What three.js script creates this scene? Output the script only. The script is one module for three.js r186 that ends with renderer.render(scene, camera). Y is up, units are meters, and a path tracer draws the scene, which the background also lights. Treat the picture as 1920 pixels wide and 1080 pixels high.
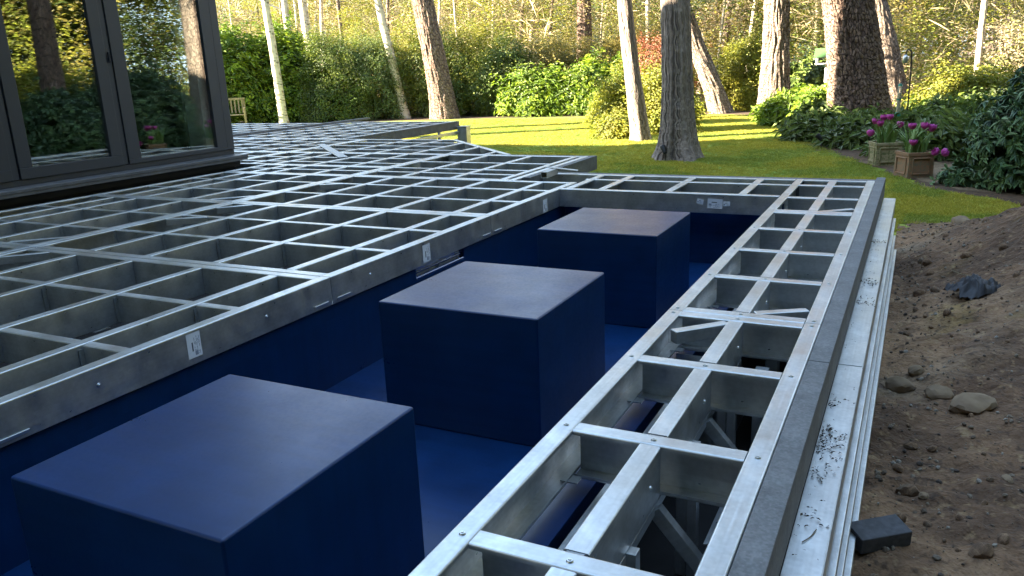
import * as THREE from 'three';
import { RoundedBoxGeometry } from 'three/addons/geometries/RoundedBoxGeometry.js';
import { mergeGeometries, toCreasedNormals } from 'three/addons/utils/BufferGeometryUtils.js';
import { ImprovedNoise } from 'three/addons/math/ImprovedNoise.js';

// ------------------------------------------------------------ camera, sky, sun, exposure
const scene = new THREE.Scene();
const camera = new THREE.PerspectiveCamera(39.644, 1920 / 1080, 0.05, 600);
camera.rotation.order = 'YXZ';
camera.position.set(0, 1.65, 0);
camera.rotation.set(-0.27198, 0.47089, -0.04026);
scene.add(camera);

const SUN = new THREE.Vector3(-0.79, 0.31, 0.53).normalize();
{ // clear evening sky: deep overhead, pale at the horizon, a broad warm glow round the sun
  const w = 256, h = 128, d = new Float32Array(w * h * 4), v = new THREE.Vector3();
  for (let j = 0; j < h; j++) for (let i = 0; i < w; i++) {
    const lat = ((j + 0.5) / h - 0.5) * Math.PI, lon = ((i + 0.5) / w - 0.5) * 2 * Math.PI;
    v.set(Math.cos(lat) * Math.cos(lon), Math.sin(lat), Math.cos(lat) * Math.sin(lon));
    const y = Math.max(0, v.y), k = Math.pow(1 - y, 2.2), glow = Math.pow(Math.max(0, v.dot(SUN)), 6);
    const o = (j * w + i) * 4, s = 0.54;
    d[o] = s * (0.19 + 0.29 * k + 0.30 * glow);
    d[o + 1] = s * (0.30 + 0.29 * k + 0.22 * glow);
    d[o + 2] = s * (0.47 + 0.22 * k + 0.10 * glow);
    d[o + 3] = 1;
  }
  const sky = new THREE.DataTexture(d, w, h, THREE.RGBAFormat, THREE.FloatType);
  sky.mapping = THREE.EquirectangularReflectionMapping;
  sky.magFilter = sky.minFilter = THREE.LinearFilter; sky.needsUpdate = true;
  scene.background = sky; scene.environment = sky;
}
const sun = new THREE.DirectionalLight(new THREE.Color(1, 0.87, 0.66), 5);
sun.position.copy(SUN).multiplyScalar(80).add(new THREE.Vector3(-6, 0, -14));
sun.target.position.set(-6, 0, -14);
sun.castShadow = true; sun.shadow.mapSize.set(4096, 4096);
Object.assign(sun.shadow.camera, { left: -50, right: 50, top: 50, bottom: -50, near: 1, far: 200 });
scene.add(sun, sun.target);

const renderer = new THREE.WebGLRenderer({ antialias: true });
renderer.setSize(1024, 576);
renderer.toneMapping = THREE.LinearToneMapping;
renderer.toneMappingExposure = 11.5;
renderer.shadowMap.enabled = true;

// ------------------------------------------------------------ helpers
const rng = (s) => () => { s |= 0; s = s + 0x6D2B79F5 | 0; let t = Math.imul(s ^ s >>> 15, 1 | s); t = t + Math.imul(t ^ t >>> 7, 61 | t) ^ t; return ((t ^ t >>> 14) >>> 0) / 4294967296; };
const perlin = new ImprovedNoise();
const noise = (x, y = 0, z = 0) => perlin.noise(x + 31.7, y + 12.3, z + 57.1);
const fbm = (x, y, z, o = 4) => { let a = 0, s = 0.5, f = 1; for (let i = 0; i < o; i++) { a += s * noise(x * f, y * f, z * f); s *= 0.5; f *= 2.03; } return a; };
const taken = {};
const numbered = (n) => { const k = taken[n] = (taken[n] ?? -1) + 1; return k ? `${n}_${String(k).padStart(3, '0')}` : n; };
const shade = (o) => { o.castShadow = true; o.receiveShadow = true; return o; };
function tag(o, label, category, group, kind) {
  o.userData.label = label; o.userData.category = category;
  if (group) o.userData.group = group;
  if (kind) o.userData.kind = kind;
  return o;
}
function thing(name, label, category, [x, y, z] = [0, 0, 0], group) {
  const o = new THREE.Group(); o.name = numbered(name); o.position.set(x, y, z); scene.add(o);
  return tag(o, label, category, group);
}
function part(parent, name, geo, mat, pos) {
  const m = shade(new THREE.Mesh(geo, mat)); m.name = name;
  if (pos) m.position.set(...pos);
  parent.add(m); return m;
}
function struct(name, geo, mat) { const m = shade(new THREE.Mesh(geo, mat)); m.name = name; m.userData.kind = 'structure'; scene.add(m); return m; }
const worldPart = (g, name, geo, mat, [x, y, z]) => part(g, name, geo, mat, [x - g.position.x, y - g.position.y, z - g.position.z]);
// axis-aligned box with uv in metres
const boxCache = {};
function box(w, h, d, r = 0) {
  const key = [w, h, d, r].map((v) => v.toFixed(4)).join();
  if (boxCache[key]) return boxCache[key];
  const g = r ? new RoundedBoxGeometry(w, h, d, 2, r) : new THREE.BoxGeometry(w, h, d);
  const p = g.attributes.position, n = g.attributes.normal, uv = g.attributes.uv;
  for (let i = 0; i < p.count; i++) {
    const ax = Math.abs(n.getX(i)), ay = Math.abs(n.getY(i)), az = Math.abs(n.getZ(i));
    if (ay >= ax && ay >= az) uv.setXY(i, p.getX(i), p.getZ(i)); else if (ax >= az) uv.setXY(i, p.getY(i), p.getZ(i)); else uv.setXY(i, p.getX(i), p.getY(i));
  }
  return boxCache[key] = g;
}
// tileable value noise for textures
function tileNoise(seed) {
  const t = new Float32Array(4096), r = rng(seed); for (let i = 0; i < 4096; i++) t[i] = r();
  return (x, y, p, q = p) => {
    const xi = Math.floor(x), yi = Math.floor(y), fx = x - xi, fy = y - yi, sx = fx * fx * (3 - 2 * fx), sy = fy * fy * (3 - 2 * fy);
    const h = (a, b) => t[((((a % p) + p) % p) * 57 + (((b % q) + q) % q) * 131 + 17) & 4095];
    return (h(xi, yi) * (1 - sx) + h(xi + 1, yi) * sx) * (1 - sy) + (h(xi, yi + 1) * (1 - sx) + h(xi + 1, yi + 1) * sx) * sy;
  };
}
const tn = tileNoise(11);
const tfbm = (u, v, p, o = 4, q = p) => { let a = 0, s = 0.5, w = 0; for (let i = 0; i < o; i++) { a += s * tn(u * p + i * 7, v * q + i * 3, p, q); w += s; s *= 0.55; p *= 2; q *= 2; } return a / w; };
function tex(size, repeat, fn, srgb = true) {   // fn returns sRGB 0..1 triples (or plain data)
  const d = new Uint8Array(size * size * 4);
  for (let j = 0; j < size; j++) for (let i = 0; i < size; i++) {
    const c = fn(i / size, j / size), o = (j * size + i) * 4;
    for (let k = 0; k < 3; k++) d[o + k] = Math.max(0, Math.min(255, 255 * c[k]));
    d[o + 3] = 255;
  }
  const t = new THREE.DataTexture(d, size, size, THREE.RGBAFormat);
  t.wrapS = t.wrapT = THREE.RepeatWrapping; t.magFilter = THREE.LinearFilter; t.minFilter = THREE.LinearMipmapLinearFilter; t.generateMipmaps = true;
  if (Array.isArray(repeat)) t.repeat.set(...repeat); else t.repeat.set(1 / repeat, 1 / repeat);
  if (srgb) t.colorSpace = THREE.SRGBColorSpace;
  t.needsUpdate = true; return t;
}
const mixc = (a, b, t) => [a[0] + (b[0] - a[0]) * t, a[1] + (b[1] - a[1]) * t, a[2] + (b[2] - a[2]) * t];
const sat = (x) => Math.max(0, Math.min(1, x));
const lin = (r, g, b) => new THREE.Color().setRGB(r, g, b);

// ------------------------------------------------------------ materials
const M = {};
{
  const spangle = tex(512, 0.7, (u, v) => { const a = tfbm(u, v, 8, 4), b = tfbm(u, v, 64, 2), s = tfbm(u, v, 96, 3, 3); const k = 0.75 + 0.17 * (a - 0.5) + 0.07 * (b - 0.5) + 0.06 * (s - 0.5); return [k * 0.985, k, k * 1.005]; });
  const rough = tex(512, 0.7, (u, v) => { const k = 0.38 + 0.26 * (tfbm(u, v, 12, 4) - 0.5) + 0.12 * (tfbm(u, v, 64, 3, 4) - 0.5); return [k, k, k]; }, false);
  M.steel = new THREE.MeshStandardMaterial({ color: lin(1, 1, 1), map: spangle, roughness: 1, roughnessMap: rough, metalness: 0.8, bumpMap: rough, bumpScale: 0.0004 });
  M.screw = new THREE.MeshStandardMaterial({ color: lin(0.6, 0.62, 0.63), roughness: 0.3, metalness: 0.8 });
  const slate = tex(512, 0.6, (u, v) => { const k = 0.37 + 0.16 * (tfbm(u, v, 6, 5) - 0.5) + 0.12 * (tfbm(u, v, 96, 2) - 0.5), w = tfbm(u, v, 24, 3); return [k + 0.015 * w, k + 0.005, k + 0.005]; });
  M.stone = new THREE.MeshStandardMaterial({ map: slate, roughness: 0.75, bumpMap: slate, bumpScale: 0.001 });
  const gel = tex(512, 1.4, (u, v) => { const k = 0.72 + 0.16 * (tfbm(u, v, 10, 5) - 0.5) + 0.1 * (tfbm(u, v, 3, 3, 48) - 0.5); return [k, k, k]; });
  const gelR = tex(512, 1.1, (u, v) => { const k = 0.35 + 0.18 * (tfbm(u, v, 5, 5) - 0.5) + 0.1 * (tfbm(u, v, 128, 2) - 0.5); return [k, k, k]; }, false);
  M.blue = new THREE.MeshPhysicalMaterial({ specularIntensity: 0.62, color: lin(0.0045, 0.050, 0.190), map: gel, roughness: 1, roughnessMap: gelR, clearcoat: 0.0, clearcoatRoughness: 0.28 });
  M.blueGloss = new THREE.MeshPhysicalMaterial({ color: lin(0.012, 0.035, 0.15), roughness: 0.12, clearcoat: 1, clearcoatRoughness: 0.05 });
  M.frame = new THREE.MeshStandardMaterial({ color: lin(0.030, 0.033, 0.040), roughness: 0.42 });
  M.gasket = new THREE.MeshStandardMaterial({ color: lin(0.008, 0.008, 0.009), roughness: 0.7 });
  M.sill = new THREE.MeshStandardMaterial({ map: tex(256, 0.5, (u, v) => { const k = 0.33 + 0.12 * (tfbm(u, v, 8, 4) - 0.5); return [k, k, k * 1.02]; }), roughness: 0.5 });
  M.glass = new THREE.MeshPhysicalMaterial({ color: lin(0.92, 0.97, 0.95), transmission: 1, thickness: 0, roughness: 0, ior: 2.3 });
  M.render = new THREE.MeshStandardMaterial({ map: tex(256, 2, (u, v) => { const k = 0.78 + 0.1 * (tfbm(u, v, 32, 3) - 0.5); return [k, k * 0.97, k * 0.92]; }), roughness: 0.9 });
  M.roof = new THREE.MeshStandardMaterial({ color: lin(0.08, 0.08, 0.085), roughness: 0.8 });
  M.floorIn = new THREE.MeshStandardMaterial({ map: tex(256, 1.5, (u, v) => { const k = 0.36 + 0.1 * (tfbm(u, v, 4, 4, 64) - 0.5); return [k * 1.15, k, k * 0.8]; }), roughness: 0.4 });
  M.paper = new THREE.MeshStandardMaterial({ color: lin(0.72, 0.76, 0.82), roughness: 0.6 });
  M.pale = M.steel; M.membrane = new THREE.MeshStandardMaterial({ map: tex(256, 1, (u, v) => { const k = 0.15 + 0.08 * (tfbm(u, v, 10, 4) - 0.5); return [k * 1.05, k, k]; }), roughness: 0.9 }); M.block = M.blue;
  M.dark = new THREE.MeshStandardMaterial({ color: lin(0.012, 0.012, 0.013), roughness: 0.6 });
  M.offcut = new THREE.MeshStandardMaterial({ map: tex(256, 0.3, (u, v) => { const k = 0.72 + 0.14 * (tfbm(u, v, 6, 4) - 0.5); return [k, k * 0.97, k * 0.93]; }), roughness: 0.6 });
  M.timber = new THREE.MeshStandardMaterial({ map: tex(256, 0.5, (u, v) => { const k = 0.55 + 0.2 * (tfbm(u, v, 24, 3, 3) - 0.5); return [k, k * 0.9, k * 0.68]; }), roughness: 0.8 });
  M.grey = new THREE.MeshStandardMaterial({ map: tex(256, 0.25, (u, v) => { const k = 0.30 + 0.12 * (tfbm(u, v, 16, 4) - 0.5); return [k, k, k * 1.04]; }), roughness: 0.9 });
  M.terracotta = new THREE.MeshStandardMaterial({ map: tex(256, 0.5, (u, v) => { const a = tfbm(u, v, 6, 5), b = tfbm(u, v, 20, 3); return mixc([0.56, 0.42, 0.31], [0.47, 0.42, 0.33], sat((a - 0.4) * 4 + (b - 0.5))); }), roughness: 0.9 });
  M.stonePot = new THREE.MeshStandardMaterial({ map: tex(256, 0.5, (u, v) => { const a = tfbm(u, v, 6, 5), b = tfbm(u, v, 20, 3); return mixc([0.60, 0.55, 0.42], [0.40, 0.42, 0.26], sat((a - 0.4) * 4 + (b - 0.5))); }), roughness: 0.95 });
  M.greenRoof = new THREE.MeshStandardMaterial({ color: lin(0.07, 0.16, 0.05), roughness: 0.6 });
  M.white = new THREE.MeshStandardMaterial({ color: lin(0.75, 0.75, 0.74), roughness: 0.6 });
  M.clear = new THREE.MeshPhysicalMaterial({ color: lin(0.9, 0.92, 0.85), transmission: 0.8, thickness: 0, roughness: 0.1, ior: 1.45 });
  M.greenPlastic = new THREE.MeshStandardMaterial({ color: lin(0.02, 0.2, 0.13), roughness: 0.5 });
  M.seed = new THREE.MeshStandardMaterial({ color: lin(0.35, 0.27, 0.12), roughness: 0.9 });
  const hash = (a, b, c) => { const v = Math.sin(a * 127.1 + b * 311.7 + c * 74.7) * 43758.5453; return v - Math.floor(v); };
  const worley = (u, v, p, q, seed) => {            // distance to the nearest crack between plates
    const x = u * p, y = v * q, xi = Math.floor(x), yi = Math.floor(y); let f1 = 9, f2 = 9, id = 0;
    for (let a = -1; a <= 1; a++) for (let b = -1; b <= 1; b++) {
      const cx = ((xi + a) % p + p) % p, cy = ((yi + b) % q + q) % q, h = hash(cx, cy, seed), k = hash(cy + 71, cx + 13, seed + 5);
      const d = Math.hypot(xi + a + 1.0 * h - x, yi + b + 1.0 * k - y); if (d < f1) { f2 = f1; f1 = d; id = h; } else if (d < f2) f2 = d;
    }
    return [f2 - f1, id];
  };
  const bark = (c0, c1, c2, p, q, crack = 0.16) => {
    const at = (u, v) => { const w = 0.5 * (tfbm(u, v, 12, 3) - 0.5); const [e, id] = worley(u + 0.09 * w, v + 0.16 * (tfbm(u, v, 7, 2) - 0.5), p, q, 3); return [sat(e / crack), id]; };
    return new THREE.MeshStandardMaterial({
      map: tex(512, [1, 1], (u, v) => { const [e, id] = at(u, v), b = tfbm(u, v, 40, 3, 16); return mixc(c0, mixc(c1, c2, sat(0.5 + (id - 0.5) * 1.1 + (b - 0.5) * 1.6)), Math.pow(e, 0.7)); }), roughness: 0.95,
      bumpMap: tex(512, [1, 1], (u, v) => { const [e, id] = at(u, v), k = 0.75 * Math.sqrt(e) + 0.15 * id + 0.1 * tfbm(u, v, 40, 3, 16); return [k, k, k]; }, false), bumpScale: 0.035,
    });
  };
  M.barkPine = bark([0.25, 0.19, 0.16], [0.41, 0.33, 0.29], [0.54, 0.46, 0.41], 12, 4, 0.26);
  { // long vertical furrows
    const at = (u, v) => { const w = tfbm(u, v, 3, 3, 3) - 0.5, w2 = tfbm(u, v, 7, 2, 4) - 0.5, q = u + 0.10 * w + 0.03 * w2, n = tfbm(q, 0.37, 16, 2, 1), m = tfbm(q + 0.3, 0.71, 34, 2, 1), gap = tfbm(u, v, 8, 2, 5); return sat(Math.min(Math.abs(n - 0.5) * 9 + sat((gap - 0.52) * 5), 0.4 + Math.abs(m - 0.5) * 7)); };
    M.barkGrey = new THREE.MeshStandardMaterial({
      map: tex(512, [1, 1], (u, v) => { const e = at(u, v), b = tfbm(u, v, 50, 3, 14), l = tfbm(u, v, 5, 3); return mixc([0.24, 0.205, 0.185], mixc([0.46, 0.41, 0.375], [0.62, 0.57, 0.53], sat(b * 1.4 - 0.2 + 0.5 * (l - 0.5))), Math.pow(e, 0.8)); }), roughness: 0.95,
      bumpMap: tex(512, [1, 1], (u, v) => { const k = at(u, v) * 0.85 + 0.15 * tfbm(u, v, 50, 3, 14); return [k, k, k]; }, false), bumpScale: 0.05,
    });
  }
  M.barkRed = bark([0.25, 0.205, 0.175], [0.44, 0.385, 0.345], [0.57, 0.51, 0.46], 14, 5, 0.22);
  M.barkBirch = new THREE.MeshStandardMaterial({ map: tex(512, 1, (u, v) => { const a = tfbm(u, v, 4, 4, 22), b = tfbm(u, v, 6, 4), c = tfbm(u, v, 10, 4, 6); return mixc(mixc([0.80, 0.76, 0.68], [0.62, 0.56, 0.46], sat((b - 0.45) * 3)), [0.16, 0.13, 0.11], sat((a - 0.66) * 8) * 0.9 + sat((c - 0.68) * 6) * 0.6); }), roughness: 0.85 });
  M.barkThin = bark([0.34, 0.29, 0.21], [0.55, 0.48, 0.36], [0.62, 0.57, 0.44], 12, 3);
  const leaf = (t = 0.45, r = 0.85) => new THREE.MeshPhysicalMaterial({ color: lin(1, 1, 1), roughness: r, transmission: t, thickness: 0, ior: 1.3, side: THREE.DoubleSide });
  M.leaf = leaf();
  M.leafWaxy = new THREE.MeshPhysicalMaterial({ color: lin(1, 1, 1), roughness: 0.42, side: THREE.DoubleSide });
  M.twig = new THREE.MeshStandardMaterial({ color: lin(1, 1, 1), roughness: 0.9, side: THREE.DoubleSide });
  M.grass = leaf(0.4, 0.9);
  M.lawn = new THREE.MeshStandardMaterial({ map: tex(1024, 9, (u, v) => { const a = tfbm(u, v, 5, 5), b = tfbm(u, v, 80, 3), m = tfbm(u, v, 9, 4); return mixc(mixc([0.43, 0.54, 0.16], [0.62, 0.62, 0.18], sat((a - 0.35) * 2.6)), mixc([0.60, 0.54, 0.24], [0.32, 0.45, 0.13], b), sat((m - 0.40) * 1.6)); }), roughness: 0.95, bumpMap: tex(512, 1.2, (u, v) => { const b = tfbm(u, v, 48, 3); return [b, b, b]; }, false), bumpScale: 0.02 });
  M.litter = new THREE.MeshStandardMaterial({ map: tex(512, 3, (u, v) => { const a = tfbm(u, v, 8, 5), b = tfbm(u, v, 90, 3); return mixc(mixc([0.28, 0.20, 0.13], [0.40, 0.30, 0.20], a), [0.20, 0.15, 0.10], sat((b - 0.45) * 3)); }), roughness: 0.95 });
  const soilTex = tex(1024, 3.1, (u, v) => { const a = tfbm(u, v, 4, 6), b = tfbm(u, v, 110, 3), c = tfbm(u, v, 30, 4), g = tfbm(u, v, 3, 4); let k = mixc([0.34, 0.255, 0.185], [0.55, 0.44, 0.335], sat((a - 0.32) * 2.4 + (c - 0.5) * 0.9)); k = mixc(k, [0.55, 0.52, 0.46], sat((g - 0.60) * 4) * 0.7); return mixc(k, b > 0.68 ? [0.58, 0.50, 0.38] : [0.20, 0.15, 0.11], sat(Math.abs(b - 0.5) * 3 - 0.35)); });
  M.soil = new THREE.MeshStandardMaterial({ map: soilTex, roughness: 0.97, vertexColors: true, bumpMap: tex(512, 0.8, (u, v) => { const b = tfbm(u, v, 20, 5); return [b, b, b]; }, false), bumpScale: 0.03 });
  M.clod = new THREE.MeshStandardMaterial({ map: soilTex, roughness: 0.97 });
  M.sand = new THREE.MeshStandardMaterial({ map: tex(256, 1.2, (u, v) => { const a = tfbm(u, v, 6, 5), b = tfbm(u, v, 60, 2); return mixc(mixc([0.36, 0.29, 0.21], [0.52, 0.44, 0.33], a), [0.25, 0.19, 0.14], sat((b - 0.55) * 3)); }), roughness: 0.97 });
  M.rock = new THREE.MeshStandardMaterial({ map: tex(256, 0.4, (u, v) => { const a = tfbm(u, v, 6, 5); return mixc([0.36, 0.29, 0.22], [0.58, 0.50, 0.40], a); }), roughness: 0.95 });
  M.pebble = new THREE.MeshStandardMaterial({ color: lin(1, 1, 1), roughness: 0.95 });
  M.plastic = new THREE.MeshStandardMaterial({ color: lin(0.016, 0.015, 0.018), roughness: 0.6, side: THREE.DoubleSide });
}

// ------------------------------------------------------------ ground
const T = 0.65;                    // top of the deck frames above the lawn
const D = 0.148;                   // depth of a frame section
{
  const g = new THREE.PlaneGeometry(320, 320, 160, 160); g.rotateX(-Math.PI / 2);
  const p = g.attributes.position, uv = g.attributes.uv;
  for (let i = 0; i < p.count; i++) { const x = p.getX(i), z = p.getZ(i); uv.setXY(i, x, z); p.setY(i, 0); }
  struct('lawn', g, M.lawn);
}
function patch(name, pts, mat, y, seed, jitter) {     // a sheet with an uneven outline
  const s = new THREE.Shape(), r = rng(seed), out = [];
  for (let i = 0; i < pts.length; i++) {
    const a = pts[i], b = pts[(i + 1) % pts.length], n = Math.max(1, Math.round(Math.hypot(b[0] - a[0], b[1] - a[1]) / 0.35));
    for (let k = 0; k < n; k++) { const t = k / n; out.push([a[0] + (b[0] - a[0]) * t + (r() - 0.5) * jitter, a[1] + (b[1] - a[1]) * t + (r() - 0.5) * jitter]); }
  }
  out.forEach(([x, z], i) => (i ? s.lineTo(x, -z) : s.moveTo(x, -z)));
  const g = new THREE.ShapeGeometry(s); g.rotateX(-Math.PI / 2); g.translate(0, y, 0);
  return struct(name, g, mat);
}
patch('woodland_floor', [[-16, -22.6], [-12.3, -23.6], [-9, -24.2], [-6.6, -24.6], [-4.9, -24.3], [-3.2, -22.6], [-2.4, -18.2], [-1.7, -15.4], [-0.95, -13.9], [-0.4, -12.6], [0.2, -10.9], [1.0, -10.0], [5, -9.4], [40, -9], [40, -120], [-90, -120], [-90, -14], [-21, -16.5], [-20.2, -19.6]], M.litter, 0.006, 5, 0.22);
patch('sub_base', [[-2.7, 3], [-2.7, -6.3], [-0.12, -6.3], [-0.12, -7.2], [-3.1, -7.2], [-3.1, -8.45], [-4.2, -8.45], [-5.95, -10.2], [-7.9, -10.2], [-7.9, -13.6], [-13.6, -13.6], [-13.6, -7.0], [-7.3, -7.0], [-7.3, 3]], M.membrane, 0.005, 6, 0.05);
patch('sub_base_strip', [[-0.85, 3], [-0.85, -6.4], [-0.1, -6.4], [-0.1, 3]], M.membrane, 0.0055, 7, 0.01);
patch('bare_patch', [[-0.75, -13.5], [-0.15, -12.7], [0.15, -11.5], [0.5, -10.9], [1.0, -10.5], [1.2, -11.6], [0.6, -13.0], [0.1, -13.9]], M.sand, 0.011, 9, 0.16);
// excavated soil along the frame, heaped up to the right
const soilH = (x, z) => {
  const a = sat((x + 0.02) / 0.8), far = sat((z + 9.1) / 1.2), near = sat((3.2 - z) / 1.2);
  const heap = 0.40 * Math.pow(a, 1.1) * Math.exp(-Math.pow((z + 7.0) / (z < -7 ? 1.25 : 2.4), 2)) + 0.16 * Math.pow(a, 1.5) * Math.exp(-Math.pow((z + 1.6) / 1.4, 2)) + 0.12 * sat((x - 1.2) / 2);
  const edge = sat((5.5 - x) / 1.2);
  const n = 0.09 * fbm(x * 1.3, 0.3, z * 1.3, 5) * (0.35 + a) + 0.085 * Math.abs(fbm(x * 4.2, 4.1, z * 4.2, 4)) + 0.016 * fbm(x * 15, 2.2, z * 15, 2);
  return -0.03 + (0.045 + heap + n) * Math.pow(far, 0.6) * near * edge;
};
{
  const nx = 230, nz = 440, x0 = -0.09, x1 = 5.6, z0 = -9.2, z1 = 3.3;
  const g = new THREE.PlaneGeometry(x1 - x0, z1 - z0, nx, nz); g.rotateX(-Math.PI / 2); g.translate((x0 + x1) / 2, 0, (z0 + z1) / 2);
  const p = g.attributes.position, uv = g.attributes.uv, c = new Float32Array(p.count * 3);
  for (let i = 0; i < p.count; i++) {
    const x = p.getX(i), z = p.getZ(i), e = 0.35 * fbm(x * 0.9, 7, z * 0.9, 3);
    p.setY(i, soilH(x, z + e * 0.4)); uv.setXY(i, x, z);
    const moss = sat((fbm(x * 1.9 + 3, 3.3, z * 1.9, 4) - 0.17) * 9) * sat((-z - 3.2) * 0.9) * sat((x - 0.1) * 3);
    const pale = sat((fbm(x * 1.1 + 9, 8.3, z * 1.1, 4) - 0.10) * 7);
    const k = mixc(mixc([0.86, 0.80, 0.74], [1.3, 1.26, 1.2], pale * 0.6), [0.85, 0.95, 0.28], moss * 0.75);
    c.set(k, i * 3);
  }
  g.setAttribute('color', new THREE.BufferAttribute(c, 3)); g.computeVertexNormals();
  struct('soil_bank', g, M.soil);
}

// ------------------------------------------------------------ galvanised sections
const cCache = {};
function channel(len, side = 1, w = 0.06, d = D) {       // C section along z, top at y = 0, web on the given side (+x or -x)
  const key = [len, side, w, d].map((v) => v.toFixed(3)).join();
  if (cCache[key]) return cCache[key];
  const t = 0.0028, lip = 0.013, r = 0.0055, s = new THREE.Shape(), h = w / 2;
  const pt = []; // outline with the web on +x
  const arc = (cx, cy, a0) => { for (let k = 0; k <= 3; k++) { const a = a0 + k * Math.PI / 6; pt.push([cx + r * Math.cos(a), cy + r * Math.sin(a)]); } };
  pt.push([-h + t, -lip], [-h, -lip]);
  { const pts = []; for (let k = 0; k <= 3; k++) { const a = Math.PI - k * Math.PI / 6; pts.push([-h + r + r * Math.cos(a), -r + r * Math.sin(a)]); } pt.push(...pts); }
  { for (let k = 0; k <= 3; k++) { const a = Math.PI / 2 - k * Math.PI / 6; pt.push([h - r + r * Math.cos(a), -r + r * Math.sin(a)]); } }
  { for (let k = 0; k <= 3; k++) { const a = -k * Math.PI / 6; pt.push([h - r + r * Math.cos(a), -d + r + r * Math.sin(a)]); } }
  { for (let k = 0; k <= 3; k++) { const a = -Math.PI / 2 - k * Math.PI / 6; pt.push([-h + r + r * Math.cos(a), -d + r + r * Math.sin(a)]); } }
  pt.push([-h, -d + lip], [-h + t, -d + lip], [-h + t, -d + t], [h - t, -d + t], [h - t, -t], [-h + t, -t]);
  const q = side > 0 ? pt : pt.map(([x, y]) => [-x, y]).reverse();
  q.forEach(([x, y], i) => (i ? s.lineTo(x, y) : s.moveTo(x, y)));
  let g = new THREE.ExtrudeGeometry(s, { depth: len, bevelEnabled: false, steps: 1 }); g.translate(0, 0, -len / 2);
  const p = g.attributes.position, uv = g.attributes.uv, n = g.attributes.normal;
  for (let i = 0; i < p.count; i++) uv.setXY(i, Math.abs(n.getY(i)) > 0.7 ? p.getX(i) : p.getY(i) + 0.31, p.getZ(i));
  return cCache[key] = g;
}
// beams given in world coordinates: along z from za to zb at centre x, or along x from xa to xb at centre z
const uvShift = rng(77);
function beamZ(g, name, x, za, zb, side = 1, w = 0.06, y = T, mat = M.steel) { return worldPart(g, name, channel(Math.abs(zb - za), side, w), mat, [x, y, (za + zb) / 2]); }
function beamX(g, name, z, xa, xb, side = 1, w = 0.06, y = T, mat = M.steel) { // side +1: web towards +z
  const m = worldPart(g, name, channel(Math.abs(xb - xa), side, w), mat, [(xa + xb) / 2, y, z]); m.rotation.y = -Math.PI / 2; return m;
}
function diag(g, name, x0, z0, x1, z1, y = T - 0.003, w = 0.045, d = 0.05) {
  const l = Math.hypot(x1 - x0, z1 - z0), m = worldPart(g, name, box(w, d, l, 0.004), M.steel, [(x0 + x1) / 2, y - d / 2, (z0 + z1) / 2]);
  m.rotation.y = Math.atan2(x1 - x0, z1 - z0); return m;
}
const screwGeo = mergeGeometries([new THREE.CylinderGeometry(0.0065, 0.0085, 0.004, 12).translate(0, 0.002, 0), new THREE.CylinderGeometry(0.0025, 0.004, 0.002, 8).translate(0, 0.005, 0)]);
const footGeo = box(0.12, 0.008, 0.12);
function leg(g, x, z, top = T - D) { const p = worldPart(g, 'leg', box(0.05, top - 0.008, 0.05, 0.003), M.steel, [x, 0.008 + (top - 0.008) / 2, z]); part(p, 'foot_plate', footGeo, M.steel, [0, -(top - 0.008) / 2 - 0.004, 0]); }

function cassette({ x0, x1, z0, z1, joists, nogs, label, legs = [], rims = 'LRNF', skipNog, w = 0.056 }) {
  // x0 < x1, z0 far (more negative), z1 near; rims L, R, N(ear), F(ar)
  const g = thing('deck_frame', label, 'deck frame', [(x0 + x1) / 2, 0, (z0 + z1) / 2]);
  const W = 0.06, xa = x0 + W, xb = x1 - W;
  if (rims.includes('R')) beamZ(g, 'side_beam', x1 - W / 2, z0, z1, 1, W);
  if (rims.includes('L')) beamZ(g, 'side_beam', x0 + W / 2, z0, z1, -1, W);
  if (rims.includes('N')) beamX(g, 'end_beam', z1 - W / 2, xa + 0.001, xb - 0.001, 1, W, T - 0.001);
  if (rims.includes('F')) beamX(g, 'end_beam', z0 + W / 2, xa + 0.001, xb - 0.001, 1, W, T - 0.001);
  const js = joists.filter((x) => x > xa + 0.03 && x < xb - 0.03).sort((a, b) => a - b);
  for (const x of js) beamZ(g, 'joist', x, z0 + W + 0.001, z1 - W - 0.001, 1, w, T - 0.0015);
  const stops = [xa - w / 2, ...js, xb + w / 2];
  for (const z of nogs) for (let i = 0; i + 1 < stops.length; i++) {
    if (skipNog && skipNog(i, z)) continue;
    const a = stops[i] + w / 2 + 0.004, b = stops[i + 1] - w / 2 - 0.003;
    if (b - a < 0.05) continue;
    beamX(g, 'cross_piece', z + 0.004 * Math.sin(i * 7 + z * 3), a, b, 1, 0.05, T - 0.004);
    worldPart(g, 'cleat', cleatGeo, M.steel, [a + 0.002, T - D / 2 - 0.004, z + 0.03]);
  }
  for (const [x, z] of legs) leg(g, x, z);
  return g;
}
const cleatGeo = box(0.004, 0.12, 0.03);
const JA = [-2.925, -3.465, -4.015, -4.51], JB = [-5.57, -6.13, -6.42];
const rowsZ = [[0.405, -1.325], [-1.345, -3.085], [-3.09, -4.83], [-4.835, -6.435]];
const nogZ = [[-0.17, -0.75], [-1.93, -2.51], [-3.695, -4.27], [-5.415, -5.97]];
const rowWords = ['nearest galvanised frame beside the blue tank', 'galvanised frame beside the front blue block', 'galvanised frame beside the middle blue block', 'galvanised frame beside the rearmost blue block'];
const rowB = ['nearest galvanised frame running under the window sill', 'galvanised frame below the leftmost window post', 'galvanised frame below the wide left window pane', 'galvanised frame below the right window pane'];
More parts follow.
